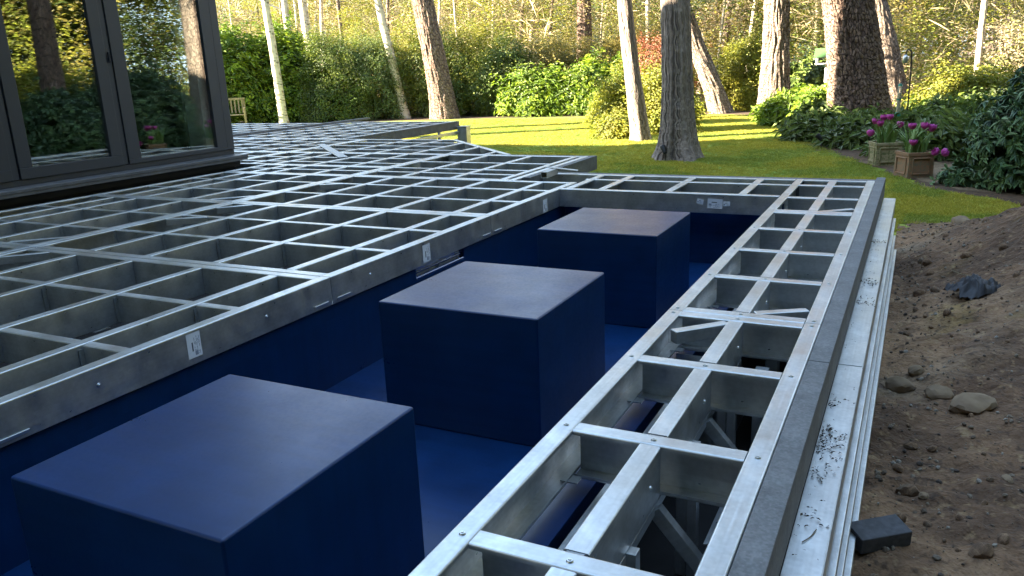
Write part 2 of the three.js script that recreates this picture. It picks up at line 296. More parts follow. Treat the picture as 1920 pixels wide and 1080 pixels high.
const frames = rowsZ.map(([a, b], i) => cassette({ x0: -5.02, x1: -2.605, z0: b, z1: a, joists: JA, nogs: nogZ[i], label: rowWords[i], legs: [[-2.9, a - 0.3], [-4.95, a - 0.3], [-2.9, b + 0.3]] }));
const framesB = rowsZ.map(([a, b], i) => cassette({ x0: -6.76, x1: -5.024, z0: b, z1: a, joists: JB, nogs: nogZ[i], label: rowB[i], legs: [[-6.6, a - 0.3], [-5.2, b + 0.3]] }));
// corner braces where four frames meet
for (const [i, z] of [[1, -3.15], [2, -4.9]]) { diag(framesB[i + 1], 'corner_brace', -5.09, z - 0.26, -5.36, z - 0.02); diag(frames[i], 'corner_brace', -4.95, z + 0.31, -4.72, z + 0.08); }
diag(frames[2], 'corner_brace', -4.95, -4.10, -4.70, -4.26);
diag(frames[3], 'corner_brace', -4.95, -5.85, -4.72, -5.98);
// rows beyond the tank
const blockF = cassette({ x0: -5.02, x1: -3.215, z0: -8.30, z1: -6.44, joists: [-3.36, -3.90, -4.46], nogs: [-6.80, -7.10, -7.63], label: 'galvanised frame with stone edge jutting out over the lawn', legs: [[-3.4, -6.6], [-3.4, -8.1], [-4.9, -8.1]] });
cassette({ x0: -7.50, x1: -5.024, z0: -8.30, z1: -7.10, joists: [-5.57, -6.13, -6.69, -7.05], nogs: [-7.42, -7.85], label: 'short galvanised frame just past the house corner', legs: [[-7.3, -7.3], [-5.2, -8.1]] });
cassette({ x0: -6.76, x1: -5.024, z0: -7.096, z1: -6.44, joists: [-5.57, -6.13, -6.42], nogs: [-6.80], label: 'short galvanised frame at the end of the window sill', legs: [[-6.6, -6.9], [-5.2, -6.6]] });
cassette({ x0: -10.4, x1: -7.504, z0: -8.30, z1: -7.10, joists: [-8.06, -8.62, -9.18, -9.74], nogs: [-7.42, -7.85], label: 'galvanised frame partly hidden behind the house corner', legs: [[-10.2, -7.3], [-7.7, -8.1]] });
cassette({ x0: -10.4, x1: -7.504, z0: -10.06, z1: -8.304, joists: [-8.06, -8.62, -9.18, -9.74], nogs: [-8.75, -9.2, -9.64], label: 'galvanised frame in the middle distance beside the stone edged far deck', legs: [[-10.2, -8.5], [-7.7, -9.8]] });
{ // frame with its outer corner cut off at a slant
  const zc = (x) => -8.32 - (-4.18 - x) * 0.98;              // the slanting edge
  const g = thing('deck_frame', 'galvanised frame with a slanting corner cut above the lawn', 'deck frame', [-5.8, 0, -9.2]);
  beamZ(g, 'side_beam', -7.47, -10.06, -8.304, -1);
  beamX(g, 'end_beam', -8.334, -7.438, -4.30, 1, 0.06, T - 0.001);
  beamX(g, 'end_beam', -10.03, -7.438, -5.93, 1, 0.06, T - 0.001);
  beamZ(g, 'side_beam', -5.055, zc(-5.055) + 0.05, -8.366, 1);
  for (const x of [-4.55, -5.57, -6.13, -6.69]) beamZ(g, 'joist', x, Math.max(-9.998, zc(x) + 0.05), -8.366, 1, 0.05, T - 0.0015);
  for (const z of [-8.75, -9.2, -9.64]) { const st = [-7.44, -6.69, -6.13, -5.57, -5.055].filter((x) => zc(x) < z); for (let i = 0; i + 1 < st.length; i++) beamX(g, 'cross_piece', z, st[i] + 0.03, st[i + 1] - 0.03, 1, 0.045, T - 0.004); }
  const x0 = -4.22, x1 = -5.93, l = Math.hypot(x1 - x0, zc(x1) - zc(x0)), m = worldPart(g, 'slanting_beam', channel(l, -1), M.steel, [(x0 + x1) / 2, T, (zc(x0) + zc(x1)) / 2]);
  m.rotation.y = Math.atan2(x1 - x0, zc(x1) - zc(x0));
  leg(g, -5.9, -9.8); leg(g, -7.3, -9.8); leg(g, -4.5, -8.42);
}
const farR = cassette({ x0: -10.48, x1: -7.98, z0: -13.55, z1: -10.10, joists: [-8.5, -9.0, -9.5, -10.0], nogs: [-10.6, -11.1, -11.6, -12.1, -12.6, -13.1], label: 'far galvanised frame with a grey stone board along its lawn side', legs: [[-8.2, -13.3], [-10.3, -13.3], [-8.2, -10.4]] });
cassette({ x0: -13.4, x1: -10.484, z0: -13.3, z1: -8.304, joists: [-11.0, -11.5, -12.0, -12.5, -13.0], nogs: [-8.8, -9.3, -9.8, -10.3, -10.8, -11.3, -11.8, -12.3, -12.8], label: 'farthest galvanised frame seen just past the house corner post', legs: [[-13.2, -13.1], [-10.7, -13.1], [-13.2, -8.5]] });
// grey boards that edge the frames
function board(g, len, along, pos, h = 0.15, t = 0.068) { return worldPart(g, 'edge_board', along === 'z' ? box(t, h, len, 0.003) : box(len, h, t, 0.003), M.stone, pos); }
board(blockF, 1.75, 'z', [-3.178, T - 0.075, -7.50]);
board(blockF, 1.35, 'x', [-3.85, T - 0.076, -8.338]);
board(farR, 3.44, 'z', [-7.943, T - 0.075, -11.86]);
{ // ledger and post below the far deck's corner
  worldPart(farR, 'ledger', box(0.05, 0.05, 3.3, 0.003), M.steel, [-7.86, 0.445, -11.9]);
  worldPart(farR, 'ledger', box(0.05, 0.05, 3.3, 0.003), M.steel, [-7.88, 0.30, -11.9]);
  const p = worldPart(farR, 'corner_post', box(0.20, 0.55, 0.16, 0.004), M.steel, [-7.78, 0.275, -13.52]);
  part(p, 'post_cap', box(0.22, 0.012, 0.18), M.steel, [0, 0.281, 0]);
  const b = thing('metal_bucket', 'shiny round metal container tucked under the far deck corner', 'bucket', [-8.06, 0, -12.7]);
  part(b, 'body', new THREE.LatheGeometry([[0, 0.002], [0.12, 0.002], [0.15, 0.42], [0.155, 0.43], [0.147, 0.43], [0.118, 0.012], [0, 0.012]].map(([x, y]) => new THREE.Vector2(x, y)), 24), M.screw);
}
// paper labels and joint plates on the tank side of the frames
const printTex = (() => { const c = document.createElement('canvas'); c.width = 128; c.height = 128; const x = c.getContext('2d'); x.fillStyle = '#dfe4ee'; x.fillRect(0, 0, 128, 128); x.fillStyle = '#4a5262'; const r = rng(4);
  x.fillRect(34, 42, 46, 12); x.fillStyle = '#8a93a6'; for (let j = 0; j < 5; j++) for (let a = 12; a < 108;) { const w = 5 + 14 * r(); if (r() < 0.7) x.fillRect(a, 66 + j * 11, w, 5); a += w + 4; } x.fillRect(10, 68, 22, 26);
  const t = new THREE.CanvasTexture(c); t.colorSpace = THREE.SRGBColorSpace; return t; })();
M.label = new THREE.MeshStandardMaterial({ map: printTex, roughness: 0.6 });
const labelGeo = (w, h) => { const g = new THREE.PlaneGeometry(w, h, 4, 4), p = g.attributes.position; for (let i = 0; i < p.count; i++) p.setZ(i, 0.0008 + 0.0014 * Math.abs(p.getX(i) * p.getY(i)) / (w * h)); g.computeVertexNormals(); return g; };
for (const [i, z, y, w, h, r] of [[1, -2.195, 0.585, 0.072, 0.106, 0], [2, -3.99, 0.571, 0.083, 0.108, 0.02], [3, -5.755, 0.560, 0.083, 0.104, 0.03]]) { const m = worldPart(frames[i], 'paper_label', labelGeo(h, w), M.label, [-2.6042, y, z]); m.rotation.set(0, Math.PI / 2, 0); m.rotateZ(Math.PI / 2 + r); }
for (const [i, z] of [[1, -3.0], [2, -4.76], [1, -1.42], [3, -4.93], [2, -3.18]]) { const m = worldPart(frames[i], 'joint_plate', box(0.005, 0.014, 0.105, 0.001), M.screw, [-2.6022, 0.525, z]); m.rotation.z = -0.35; }
for (const [i, z] of [[1, -1.75], [1, -2.62], [2, -3.42], [0, -1.2]]) { const m = worldPart(frames[i], 'screw', screwGeo, M.screw, [-2.605, 0.58, z]); m.rotation.z = -Math.PI / 2; }

// ------------------------------------------------------------ channel frame on the far and right sides of the tank
const XL = -0.83, XM = -0.573, XR = -0.295;
{
  const words = ['front ladder frame between the blue tank and the soil bank', 'rear ladder frame along the right of the tank, small cells'];
  const spans = [[0.45, -3.108], [-3.112, -6.96]], cross = [[0.42, -0.16, -0.75, -1.34, -1.94, -2.535, -3.078], [-3.142, -3.715, -4.30, -4.885, -5.44, -5.505, -6.05, -6.65, -6.93]];
  spans.forEach(([a, b], k) => {
    const g = thing('ladder_frame', words[k], 'deck frame', [XM, 0, (a + b) / 2]);
    beamZ(g, 'side_beam', XL, b, a, -1, 0.06);
    beamZ(g, 'side_beam', XR, b, a, 1, 0.06);
    cross[k].forEach((z, i) => {
      beamX(g, 'cross_piece', z, XL + 0.031, XR - 0.031, -1, 0.06, T - 0.0008);
      for (const x of [XL + 0.001, XM + 0.002, XR]) if (!(z < -5)) worldPart(g, 'screw', screwGeo, M.screw, [x, T + (x === XM + 0.002 ? -0.0008 : 0), z + 0.003]);
      const z2 = cross[k][i + 1];
      if (z2 !== undefined && z - z2 > 0.1) {
        beamZ(g, 'middle_beam', XM, z2 + 0.032, z - 0.038, 1, 0.06, T - 0.0025);
        for (const x of [XL + 0.034, XR - 0.036]) worldPart(g, 'cleat', box(0.05, 0.004, 0.04), M.steel, [x, T - D + 0.008, z2 + 0.055]);
        for (const dz of [0.13]) { const s = worldPart(g, 'screw', screwGeo, M.screw, [XM + 0.0305, T - 0.075, z2 + dz]); s.rotation.z = -Math.PI / 2; }
      }
    });
    for (const z of [a - 0.1, (a + b) / 2, b + 0.16]) { leg(g, -0.45, z); leg(g, -0.66, z, T - D); }
    if (k === 0) {
      diag(g, 'corner_brace', XL + 0.06, -2.86, XM - 0.03, -3.03);
      const br = (x, z0, z1) => { const l = Math.hypot(z1 - z0, 0.42), m = worldPart(g, 'diagonal_brace', box(0.045, 0.03, l, 0.003), M.steel, [x, 0.29, (z0 + z1) / 2]); m.rotation.x = Math.atan2(0.42, z0 - z1); };
      br(-0.36, -0.4, -1.0);
      worldPart(g, 'duct_panel', box(0.15, 0.006, 0.55, 0.002), M.steel, [-0.40, 0.26, -2.40]).rotation.z = 0.35;
      worldPart(g, 'duct_panel', box(0.15, 0.006, 0.55, 0.002), M.steel, [-0.36, 0.20, -1.78]).rotation.z = 0.35;
      for (const z of [-1.66, -1.10, -2.28, -2.86]) { worldPart(g, 'inner_post', box(0.035, 0.49, 0.03, 0.002), M.steel, [-0.575, 0.253, z]); worldPart(g, 'inner_post', box(0.03, 0.49, 0.035, 0.002), M.steel, [-0.535, 0.253, z + 0.02]); }
      for (const z of [-1.88, -2.47]) { const m = worldPart(g, 'cross_brace', box(0.36, 0.04, 0.03, 0.002), M.steel, [-0.43, 0.34, z]); m.rotation.z = -0.85; }
      worldPart(g, 'inner_rail', box(0.03, 0.03, 3.4, 0.002), M.steel, [-0.56, 0.478, -1.35]);
      worldPart(g, 'support_rail', box(0.075, 0.05, 3.5, 0.003), M.steel, [-0.70, 0.42, -1.35]);
      worldPart(g, 'closing_plate', box(0.20, 0.13, 0.004), M.steel, [-0.70, 0.43, -3.02]);
    } else {
      diag(g, 'corner_brace', XM + 0.05, -3.19, XR - 0.04, -3.30);
      diag(g, 'corner_brace', XM + 0.05, -5.53, XR - 0.04, -5.68);
      worldPart(g, 'inner_sheet', box(0.004, 0.46, 3.6), M.steel, [-0.615, 0.255, -5.05]);
      worldPart(g, 'support_rail', box(0.075, 0.05, 3.6, 0.003), M.steel, [-0.70, 0.42, -5.05]);
      worldPart(g, 'bottom_sheet', box(0.46, 0.004, 3.6), M.steel, [-0.36, 0.44, -5.05]);
    }
    // grey edge board, pale ledge and the rails below it
    if (k === 0) { board(g, 3.14, 'z', [-0.229, T - 0.075, -1.13]); } else { board(g, 4.39, 'z', [-0.229, T - 0.075, -4.90]); }
    const zc = (a + b) / 2, L = k ? a - b + 0.11 : a - b - 0.004, ze = k ? zc - 0.057 : zc;
    const led = worldPart(g, 'ledge', box(0.086, 0.006, L, 0.001), M.pale, [-0.151, 0.495, ze]);
    part(led, 'ledge_lip', box(0.004, 0.10, L), M.steel, [0.0425, -0.0535, 0]);
    if (k === 0) {
      worldPart(g, 'side_sheet', box(0.004, 0.40, 7.4), M.steel, [-0.128, 0.205, -3.3]);
      worldPart(g, 'side_rail', box(0.030, 0.04, 7.4, 0.003), M.steel, [-0.105, 0.33, -3.3]);
      worldPart(g, 'side_rail', box(0.034, 0.04, 7.4, 0.003), M.steel, [-0.098, 0.19, -3.3]);
      worldPart(g, 'bottom_rail', box(0.045, 0.06, 7.4, 0.003), M.steel, [-0.088, 0.065, -3.3]);
    }
    if (k === 0) worldPart(g, 'packer', box(0.02, 0.03, 0.3, 0.002), M.timber, [-0.075, 0.25, -1.3]);
  });
  // short frame across the far end of the tank
  const g = thing('deck_frame', 'narrow frame across the far end of the tank with three labels', 'deck frame', [-1.73, 0, -6.5]);
  beamX(g, 'end_beam', -6.08, -2.60, XL - 0.032, 1, 0.06);
  beamX(g, 'cross_piece', -6.65, -2.60, XL - 0.032, 1, 0.05, T - 0.002);
  beamX(g, 'end_beam', -6.93, -3.14, XL - 0.032, 1, 0.06);
  for (const x of [-2.55, -2.265, -1.71, -1.14]) for (const [a, b] of [[-6.112, -6.622], [-6.678, -6.898]]) beamZ(g, 'joist', x, b, a, -1, 0.06, T - 0.0015);
  board(g, 3.0, 'x', [-1.70, T - 0.075, -7.0], 0.15, 0.07);
  board(g, 0.07, 'z', [-0.229, T - 0.075, -7.135], 0.15, 0.068);
  for (const x of [-2.52, -2.38, -2.1, -1.72, -1.34, -0.98, -0.78]) worldPart(g, 'bracket_tab', box(0.07, 0.03, 0.10, 0.003), M.grey, [x, T - 0.03, -7.085]);
  for (const [x, y, w, h, r] of [[-1.437, 0.591, 0.05, 0.04, -0.2], [-1.324, 0.578, 0.113, 0.074, -0.03], [-1.237, 0.581, 0.052, 0.036, 0.06]]) { const m = worldPart(g, 'paper_label', labelGeo(w, h), M.label, [x, y, -6.0492]); m.rotation.z = r; }
  leg(g, -2.5, -6.7); leg(g, -1.71, -6.7); leg(g, -0.95, -6.7);
  worldPart(g, 'ledge', box(2.9, 0.006, 0.09), M.steel, [-1.65, 0.495, -7.08]);
}

// ------------------------------------------------------------ blue tank
{
  const g = thing('tank', 'dark blue glossy tank set between the galvanised frames', 'tank', [-1.73, 0, -2.8]);
  const zN = 0.6, zF = -6.2, xW = -2.62, xE = -0.845, L = zN - zF, zc = (zN + zF) / 2;
  worldPart(g, 'floor', box(xE - xW + 0.1, 0.06, L + 0.1), M.blue, [(xW + xE) / 2, 0.04, zc]);
  const wall = (n, w, h, d, p) => worldPart(g, n, box(w, h, d), M.blue, p);
  wall('side_wall', 0.04, 0.355, L, [xW - 0.02, 0.2475, zc]);
  wall('side_wall', 0.04, 0.068, -3.885 + 4.835 - 0.95 + (zN + 3.885), [xW - 0.02, 0.459, (zN - 3.885) / 2]);
  wall('side_wall', 0.04, 0.068, 6.2 - 4.465, [xW - 0.02, 0.459, -(6.2 + 4.465) / 2]);
  wall('side_wall', 0.016, 0.37, L, [xE + 0.008, 0.255, zc]);
  wall('rim_flange', 0.08, 0.008, L, [xE + 0.042, 0.446, zc]);
  wall('end_wall', xE - xW - 0.001, 0.50, 0.04, [(xW + xE) / 2, 0.32, zF - 0.02]);
  wall('end_wall', xE - xW - 0.001, 0.37, 0.04, [(xW + xE) / 2, 0.255, zN + 0.02]);
  // overflow notch in the side wall
  const w = worldPart(g, 'overflow_chute', box(0.20, 0.012, 0.575, 0.004), M.blueGloss, [-2.735, 0.452, -4.175]); w.rotation.z = 0.10;
  worldPart(g, 'overflow_lip', new THREE.CylinderGeometry(0.012, 0.012, 0.575, 12).rotateX(Math.PI / 2), M.blueGloss, [-2.632, 0.430, -4.175]);
  const words = ['front blue block, nearest the camera, with the largest flat top', 'middle blue block of the three in the tank', 'rearmost blue block below the end frame labels'];
  [[-1.697, -1.492, 0.768, 0.784], [-1.713, -3.203, 0.790, 0.80], [-1.705, -4.885, 0.775, 0.80]].forEach(([x, z, a, b], i) => {
    const o = shade(new THREE.Mesh(box(a, 0.58, b, 0.008), M.block)); o.name = numbered('blue_block'); o.position.set(x, 0.36, z); scene.add(o);
    tag(o, words[i], 'block', 'blue blocks in the tank');
  });
}

// ------------------------------------------------------------ house with tall windows
{
  const g = thing('house', 'house with dark framed tall windows above the deck', 'house', [-12.6, 0, -0.5]);
  const xw = -7.2, zE = -7.05, zB = 6.2, xB = -17.7, H = 5.9;
  const P = (n, w, h, d, p, mat, r) => worldPart(g, n, box(w, h, d, r), mat, p);
  P('plinth', 0.3, 0.70, zB - zE, [xw - 0.16, 0.35, (zB + zE) / 2], M.gasket);
  P('room_floor', 5.2, 0.1, zB - zE - 0.3, [xw - 2.95, 0.68, (zB + zE) / 2], M.floorIn);
  P('room_wall', 0.15, 2.6, zB - zE - 0.3, [xw - 5.6, 2.03, (zB + zE) / 2], M.frame);
  P('end_wall', xw - xB - 0.1, H, 0.28, [(xw + xB) / 2 - 0.05, H / 2, zE + 0.16], M.render);
  P('room_lining', 5.1, 2.5, 0.03, [xw - 2.9, 1.98, zE + 0.32], M.frame);
  P('end_wall', xw - xB - 0.1, H, 0.28, [(xw + xB) / 2 - 0.05, H / 2, zB - 0.14], M.render);
  P('rear_wall', 0.28, H, zB - zE - 0.6, [xB + 0.14, H / 2, (zB + zE) / 2], M.render);
  P('upper_wall', 0.28, H - 3.2, zB - zE - 0.6, [xw - 0.2, (H + 3.2) / 2, (zB + zE) / 2], M.render);
  P('ceiling', 5.1, 0.12, zB - zE - 0.6, [xw - 2.95, 3.26, (zB + zE) / 2], M.frame);
  P('roof', xw - xB + 0.5, 0.16, zB - zE + 0.5, [(xw + xB) / 2, H + 0.085, (zB + zE) / 2], M.roof);
  P('rear_wing', 8.2, 4.7, 9.0, [xB - 4.1, 2.35, zE + 4.52], M.render);
  P('wing_roof', 8.5, 0.14, 9.3, [xB - 4.2, 4.775, zE + 4.52], M.roof);
  P('upper_storey', 8.6, 3.0, 11.2, [xw - 4.5, 7.56, 0.55], M.render);
  P('upper_roof', 9.0, 0.16, 11.6, [xw - 4.5, 9.15, 0.55], M.roof);
  const sill = P('window_sill', 0.34, 0.032, zB - zE + 0.02, [xw + 0.045, 0.752, (zB + zE) / 2], M.sill, 0.006);
  part(sill, 'drip_edge', box(0.02, 0.03, zB - zE), M.sill, [0.155, -0.03, 0]);
  P('under_sill', 0.10, 0.10, zB - zE - 0.05, [xw + 0.06, 0.685, (zB + zE) / 2], M.gasket);
  // frame: bottom rail, posts, sashes with double glazing
  P('bottom_rail', 0.09, 0.055, zB - zE - 0.005, [xw - 0.03, 0.7965, (zB + zE) / 2], M.frame, 0.004);
  P('head_rail', 0.12, 0.14, zB - zE - 0.005, [xw - 0.03, 3.13, (zB + zE) / 2], M.frame, 0.004);
  P('corner_post', 0.12, 2.23, 0.11, [xw - 0.03, 1.942, zE + 0.058], M.frame, 0.006);
  const edges = [[-6.935, -5.60], [-5.53, -4.46], [-4.385, -3.05], [-2.98, -1.65], [-1.58, -0.25], [-0.18, 1.15], [1.22, 2.55], [2.62, 3.95], [4.02, 5.35]];
  edges.forEach(([a, b], i) => {
    const open = i === 0 ? 0.045 : 0.1, zc = (a + b) / 2, w = b - a, y0 = 0.826, y1 = 3.055;
    if (i) P('post', 0.10, 2.23, 0.062, [xw - 0.03, 1.942, a - 0.035], M.frame, 0.004);
    const s = P('window', 0.06, open, w, [xw + 0.004, y0 + open / 2, zc], M.frame, 0.004);
    const S = (n, ww, hh, dd, p, mat = M.frame) => part(s, n, box(ww, hh, dd, 0.004), mat, [p[0] - xw - 0.004, p[1] - y0 - open / 2, p[2] - zc]);
    const sw = i === 0 ? 0.15 : 0.125;
    S('sash_stile', 0.06, y1 - y0 - open, sw, [xw + 0.004, (y0 + open + y1) / 2, a + sw / 2]);
    S('sash_stile', 0.06, y1 - y0 - open, sw, [xw + 0.004, (y0 + open + y1) / 2, b - sw / 2]);
    S('sash_head', 0.06, 0.1, w - 2 * sw - 0.002, [xw + 0.004, y1 - 0.05, zc]);
    for (const dx of [-0.022, -0.007, 0.008]) { const gl = part(s, 'pane', new THREE.PlaneGeometry(w - 2 * sw + 0.01, y1 - y0 - open - 0.09), M.glass, [dx, (y1 + y0 + open - 0.09) / 2 - y0 - open / 2, 0]); gl.rotation.y = Math.PI / 2; }
    if (i === 1) part(s, 'hinge', box(0.02, 0.10, 0.022, 0.004), M.gasket, [0.035, 1.0, -w / 2 - 0.03]);
  });
  P('handle', 0.03, 0.14, 0.025, [xw + 0.05, 1.75, -4.33], M.screw, 0.006);
}

// ------------------------------------------------------------ foliage
function leafGeo(l, w, fold = 0.25, droop = 0) {     // one leaf as a folded diamond, base at the origin, along +z
  const v = [[0, 0, 0], [-w / 2, w * fold, l * 0.45], [w / 2, w * fold, l * 0.45], [0, -droop * l, l]];
  return { v, f: [[0, 3, 1], [0, 2, 3]] };
}
function blades(list) {                              // list of [leaf, matrix] into one geometry
  const pos = [], p = new THREE.Vector3();
  for (const [lf, m] of list) for (const f of lf.f) for (const i of f) { p.set(...lf.v[i]).applyMatrix4(m); pos.push(p.x, p.y, p.z); }
  const g = new THREE.BufferGeometry(); g.setAttribute('position', new THREE.Float32BufferAttribute(pos, 3)); g.computeVertexNormals(); return g;
}
const mat4 = (x, y, z, rx, ry, rz, s = 1) => new THREE.Matrix4().compose(new THREE.Vector3(x, y, z), new THREE.Quaternion().setFromEuler(new THREE.Euler(rx, ry, rz, 'YXZ')), new THREE.Vector3(s, s, s));
function cluster(n, R, l, w, seed, up = 0.5) {
  const r = rng(seed), out = [];
  for (let i = 0; i < n; i++) { const a = r() * 6.283, c = r() * 2 - 1, q = R * Math.cbrt(r()), s = Math.sqrt(1 - c * c); out.push([leafGeo(l * (0.7 + 0.6 * r()), w * (0.7 + 0.6 * r()), 0.2, 0.15), mat4(q * s * Math.cos(a), q * c, q * s * Math.sin(a), -up * r() + 0.5 * (r() - 0.5), r() * 6.283, 1.2 * (r() - 0.5))]); }
  return blades(out);
}
function rosette(n, l, w, seed) {                    // leaves in a whorl round a shoot tip (shoot along +y)
  const r = rng(seed), out = [];
  for (let i = 0; i < n; i++) out.push([leafGeo(l * (0.75 + 0.4 * r()), w * (0.8 + 0.4 * r()), 0.18, 0.2), mat4(0, -0.02 * r(), 0, -0.15 - 0.75 * r() + 0.55, i * 6.283 / n * 2.4 + r(), 0.4 * (r() - 0.5))]);
  for (let i = 0; i < 3; i++) out.push([leafGeo(l * 0.6, w * 0.7, 0.2, 0), mat4(0, 0, 0, -1.0 - 0.4 * r(), i * 2.1 + r(), 0)]);
  return blades(out);
}
function twigs(n, R, seed) {
  const r = rng(seed), out = [];
  for (let i = 0; i < n; i++) out.push([leafGeo(R * (0.8 + r()), 0.008, 0, 0.1 * r()), mat4(R * (r() - 0.5), R * (r() - 0.5), R * (r() - 0.5), -1.5 * r() + 0.2, r() * 6.283, 0)]);
  return blades(out);
}
const G = {
  broad: [1, 2, 3].map((s) => cluster(14, 0.19, 0.15, 0.062, s)),
  small: [4, 5, 6].map((s) => cluster(18, 0.17, 0.075, 0.036, s)),
  fine: [7, 8, 9].map((s) => cluster(18, 0.26, 0.085, 0.05, s, 0.2)),
  tree: [10, 11, 12].map((s) => cluster(60, 0.55, 0.095, 0.06, s, 0.2)),
  whorl: [13, 14, 15].map((s) => rosette(10, 0.12, 0.043, s)),
  mass: [22, 23, 24].map((s) => cluster(150, 0.6, 0.11, 0.07, s, 0.2)),
  needle: [16, 17, 18].map((s) => cluster(26, 0.30, 0.24, 0.028, s, 0.0)),
  twig: [19, 20, 21].map((s) => twigs(26, 0.6, s)),
};
const HUE = {                                        // natural leaf colours; each spray takes one between two of them
  laurel: [[0.15, 0.25, 0.012], [0.27, 0.36, 0.016], [0.09, 0.16, 0.013]],
  hedge: [[0.10, 0.16, 0.016], [0.19, 0.23, 0.026], [0.06, 0.10, 0.018]],
  yellow: [[0.26, 0.28, 0.02], [0.34, 0.32, 0.03], [0.17, 0.21, 0.02]],
  olive: [[0.27, 0.23, 0.045], [0.36, 0.29, 0.07], [0.17, 0.155, 0.035]],
  rhodo: [[0.075, 0.14, 0.055], [0.125, 0.20, 0.075], [0.05, 0.10, 0.042]],
  dark: [[0.12, 0.18, 0.04], [0.19, 0.25, 0.05], [0.08, 0.12, 0.03]],
  red: [[0.28, 0.07, 0.035], [0.20, 0.13, 0.03], [0.34, 0.12, 0.06]],
  tan: [[0.40, 0.31, 0.18], [0.31, 0.24, 0.14], [0.46, 0.38, 0.23]],
  blossom: [[0.46, 0.36, 0.33], [0.22, 0.22, 0.06], [0.30, 0.26, 0.12]],
  pine: [[0.05, 0.075, 0.02], [0.08, 0.10, 0.025], [0.035, 0.05, 0.018]],
};
const _m = new THREE.Matrix4(), _q = new THREE.Quaternion(), _e = new THREE.Euler(), _c = new THREE.Color();
function spray(parent, name, kind, hue, mat, spots, seed) {      // spots: [x, y, z, scale, tilt?, turn?] relative to the parent
  const r = rng(seed), sets = G[kind], H = HUE[hue];
  sets.forEach((geo, k) => {
    const mine = spots.filter((_, i) => i % sets.length === k); if (!mine.length) return;
    const im = shade(new THREE.InstancedMesh(geo, mat, mine.length)); im.name = name; im.userData.kind = 'stuff';
    mine.forEach(([x, y, z, s, tilt, turn], i) => {
      if (tilt === undefined) _e.set(0.7 * (r() - 0.5), r() * 6.283, 0.7 * (r() - 0.5), 'YXZ'); else _e.set(tilt, turn, 0, 'YXZ');
      im.setMatrixAt(i, _m.compose(new THREE.Vector3(x, y, z), _q.setFromEuler(_e), new THREE.Vector3(s, s, s)));
      const a = H[Math.floor(r() * 3)], b = H[Math.floor(r() * 3)], t = r(), v = 0.8 + 0.4 * r();
      im.setColorAt(i, _c.setRGB(v * (a[0] + (b[0] - a[0]) * t), v * (a[1] + (b[1] - a[1]) * t), v * (a[2] + (b[2] - a[2]) * t)));
    });
    parent.add(im);
  });
}
function shellSpots(n, R, seed, ry0 = 0, lump = 0.5, inner = 0.55) {   // points through the outer part of a lumpy mound
  const r = rng(seed), out = [];
  while (out.length < n) {
    const a = r() * 6.283, c = r() * 1.25 - 0.25, s = Math.sqrt(Math.max(0, 1 - c * c)), d = [s * Math.cos(a), c, s * Math.sin(a)];
    const k = 1 + lump * 1.6 * fbm(d[0] * 1.7 + seed, d[1] * 1.7, d[2] * 1.7, 3), q = (inner + (1 - inner) * Math.sqrt(r())) * k * (r() < 0.10 ? 1 + 0.28 * r() : 1);
    const y = ry0 + d[1] * R[1] * q; if (y < 0.04) continue;
    out.push([d[0] * R[0] * q, y, d[2] * R[2] * q, 0.8 + 0.5 * r(), Math.acos(Math.max(-1, Math.min(1, d[1]))) * 0.55 + 0.4 * (r() - 0.5), Math.atan2(d[0], d[2]) + 0.6 * (r() - 0.5)]);
  }
  return out;
}
function stems(n, R, h, seed) {
  const r = rng(seed), gs = [];
  for (let i = 0; i < n; i++) { const a = r() * 6.283, q = 0.25 * R * r(), e = 0.55 * R; const c = new THREE.QuadraticBezierCurve3(new THREE.Vector3(q * Math.cos(a), 0, q * Math.sin(a)), new THREE.Vector3(q * Math.cos(a) * 1.5, h * 0.4, q * Math.sin(a) * 1.5), new THREE.Vector3(e * Math.cos(a), h * (0.5 + 0.35 * r()), e * Math.sin(a))); gs.push(new THREE.TubeGeometry(c, 5, 0.014 + 0.01 * r(), 5)); }
  return mergeGeometries(gs);
}
function shrub(name, label, [x, z], R, kind, hue, n, seed, { mat = M.leaf, y0, lump, category = 'shrub', group, inner, face = true } = {}) {
  const g = thing(name, label, category, [x, 0, z], group);
  let sp = shellSpots(n, R, seed, y0 ?? R[1] * 0.25, lump, inner);
  if (!face) sp = sp.map((s) => s.slice(0, 4));
  part(g, 'stems', stems(7, Math.min(R[0], R[2]), R[1] * 1.1, seed + 5), M.barkThin);
  spray(g, 'foliage', kind, hue, mat, sp, seed + 9);
  return g;
}
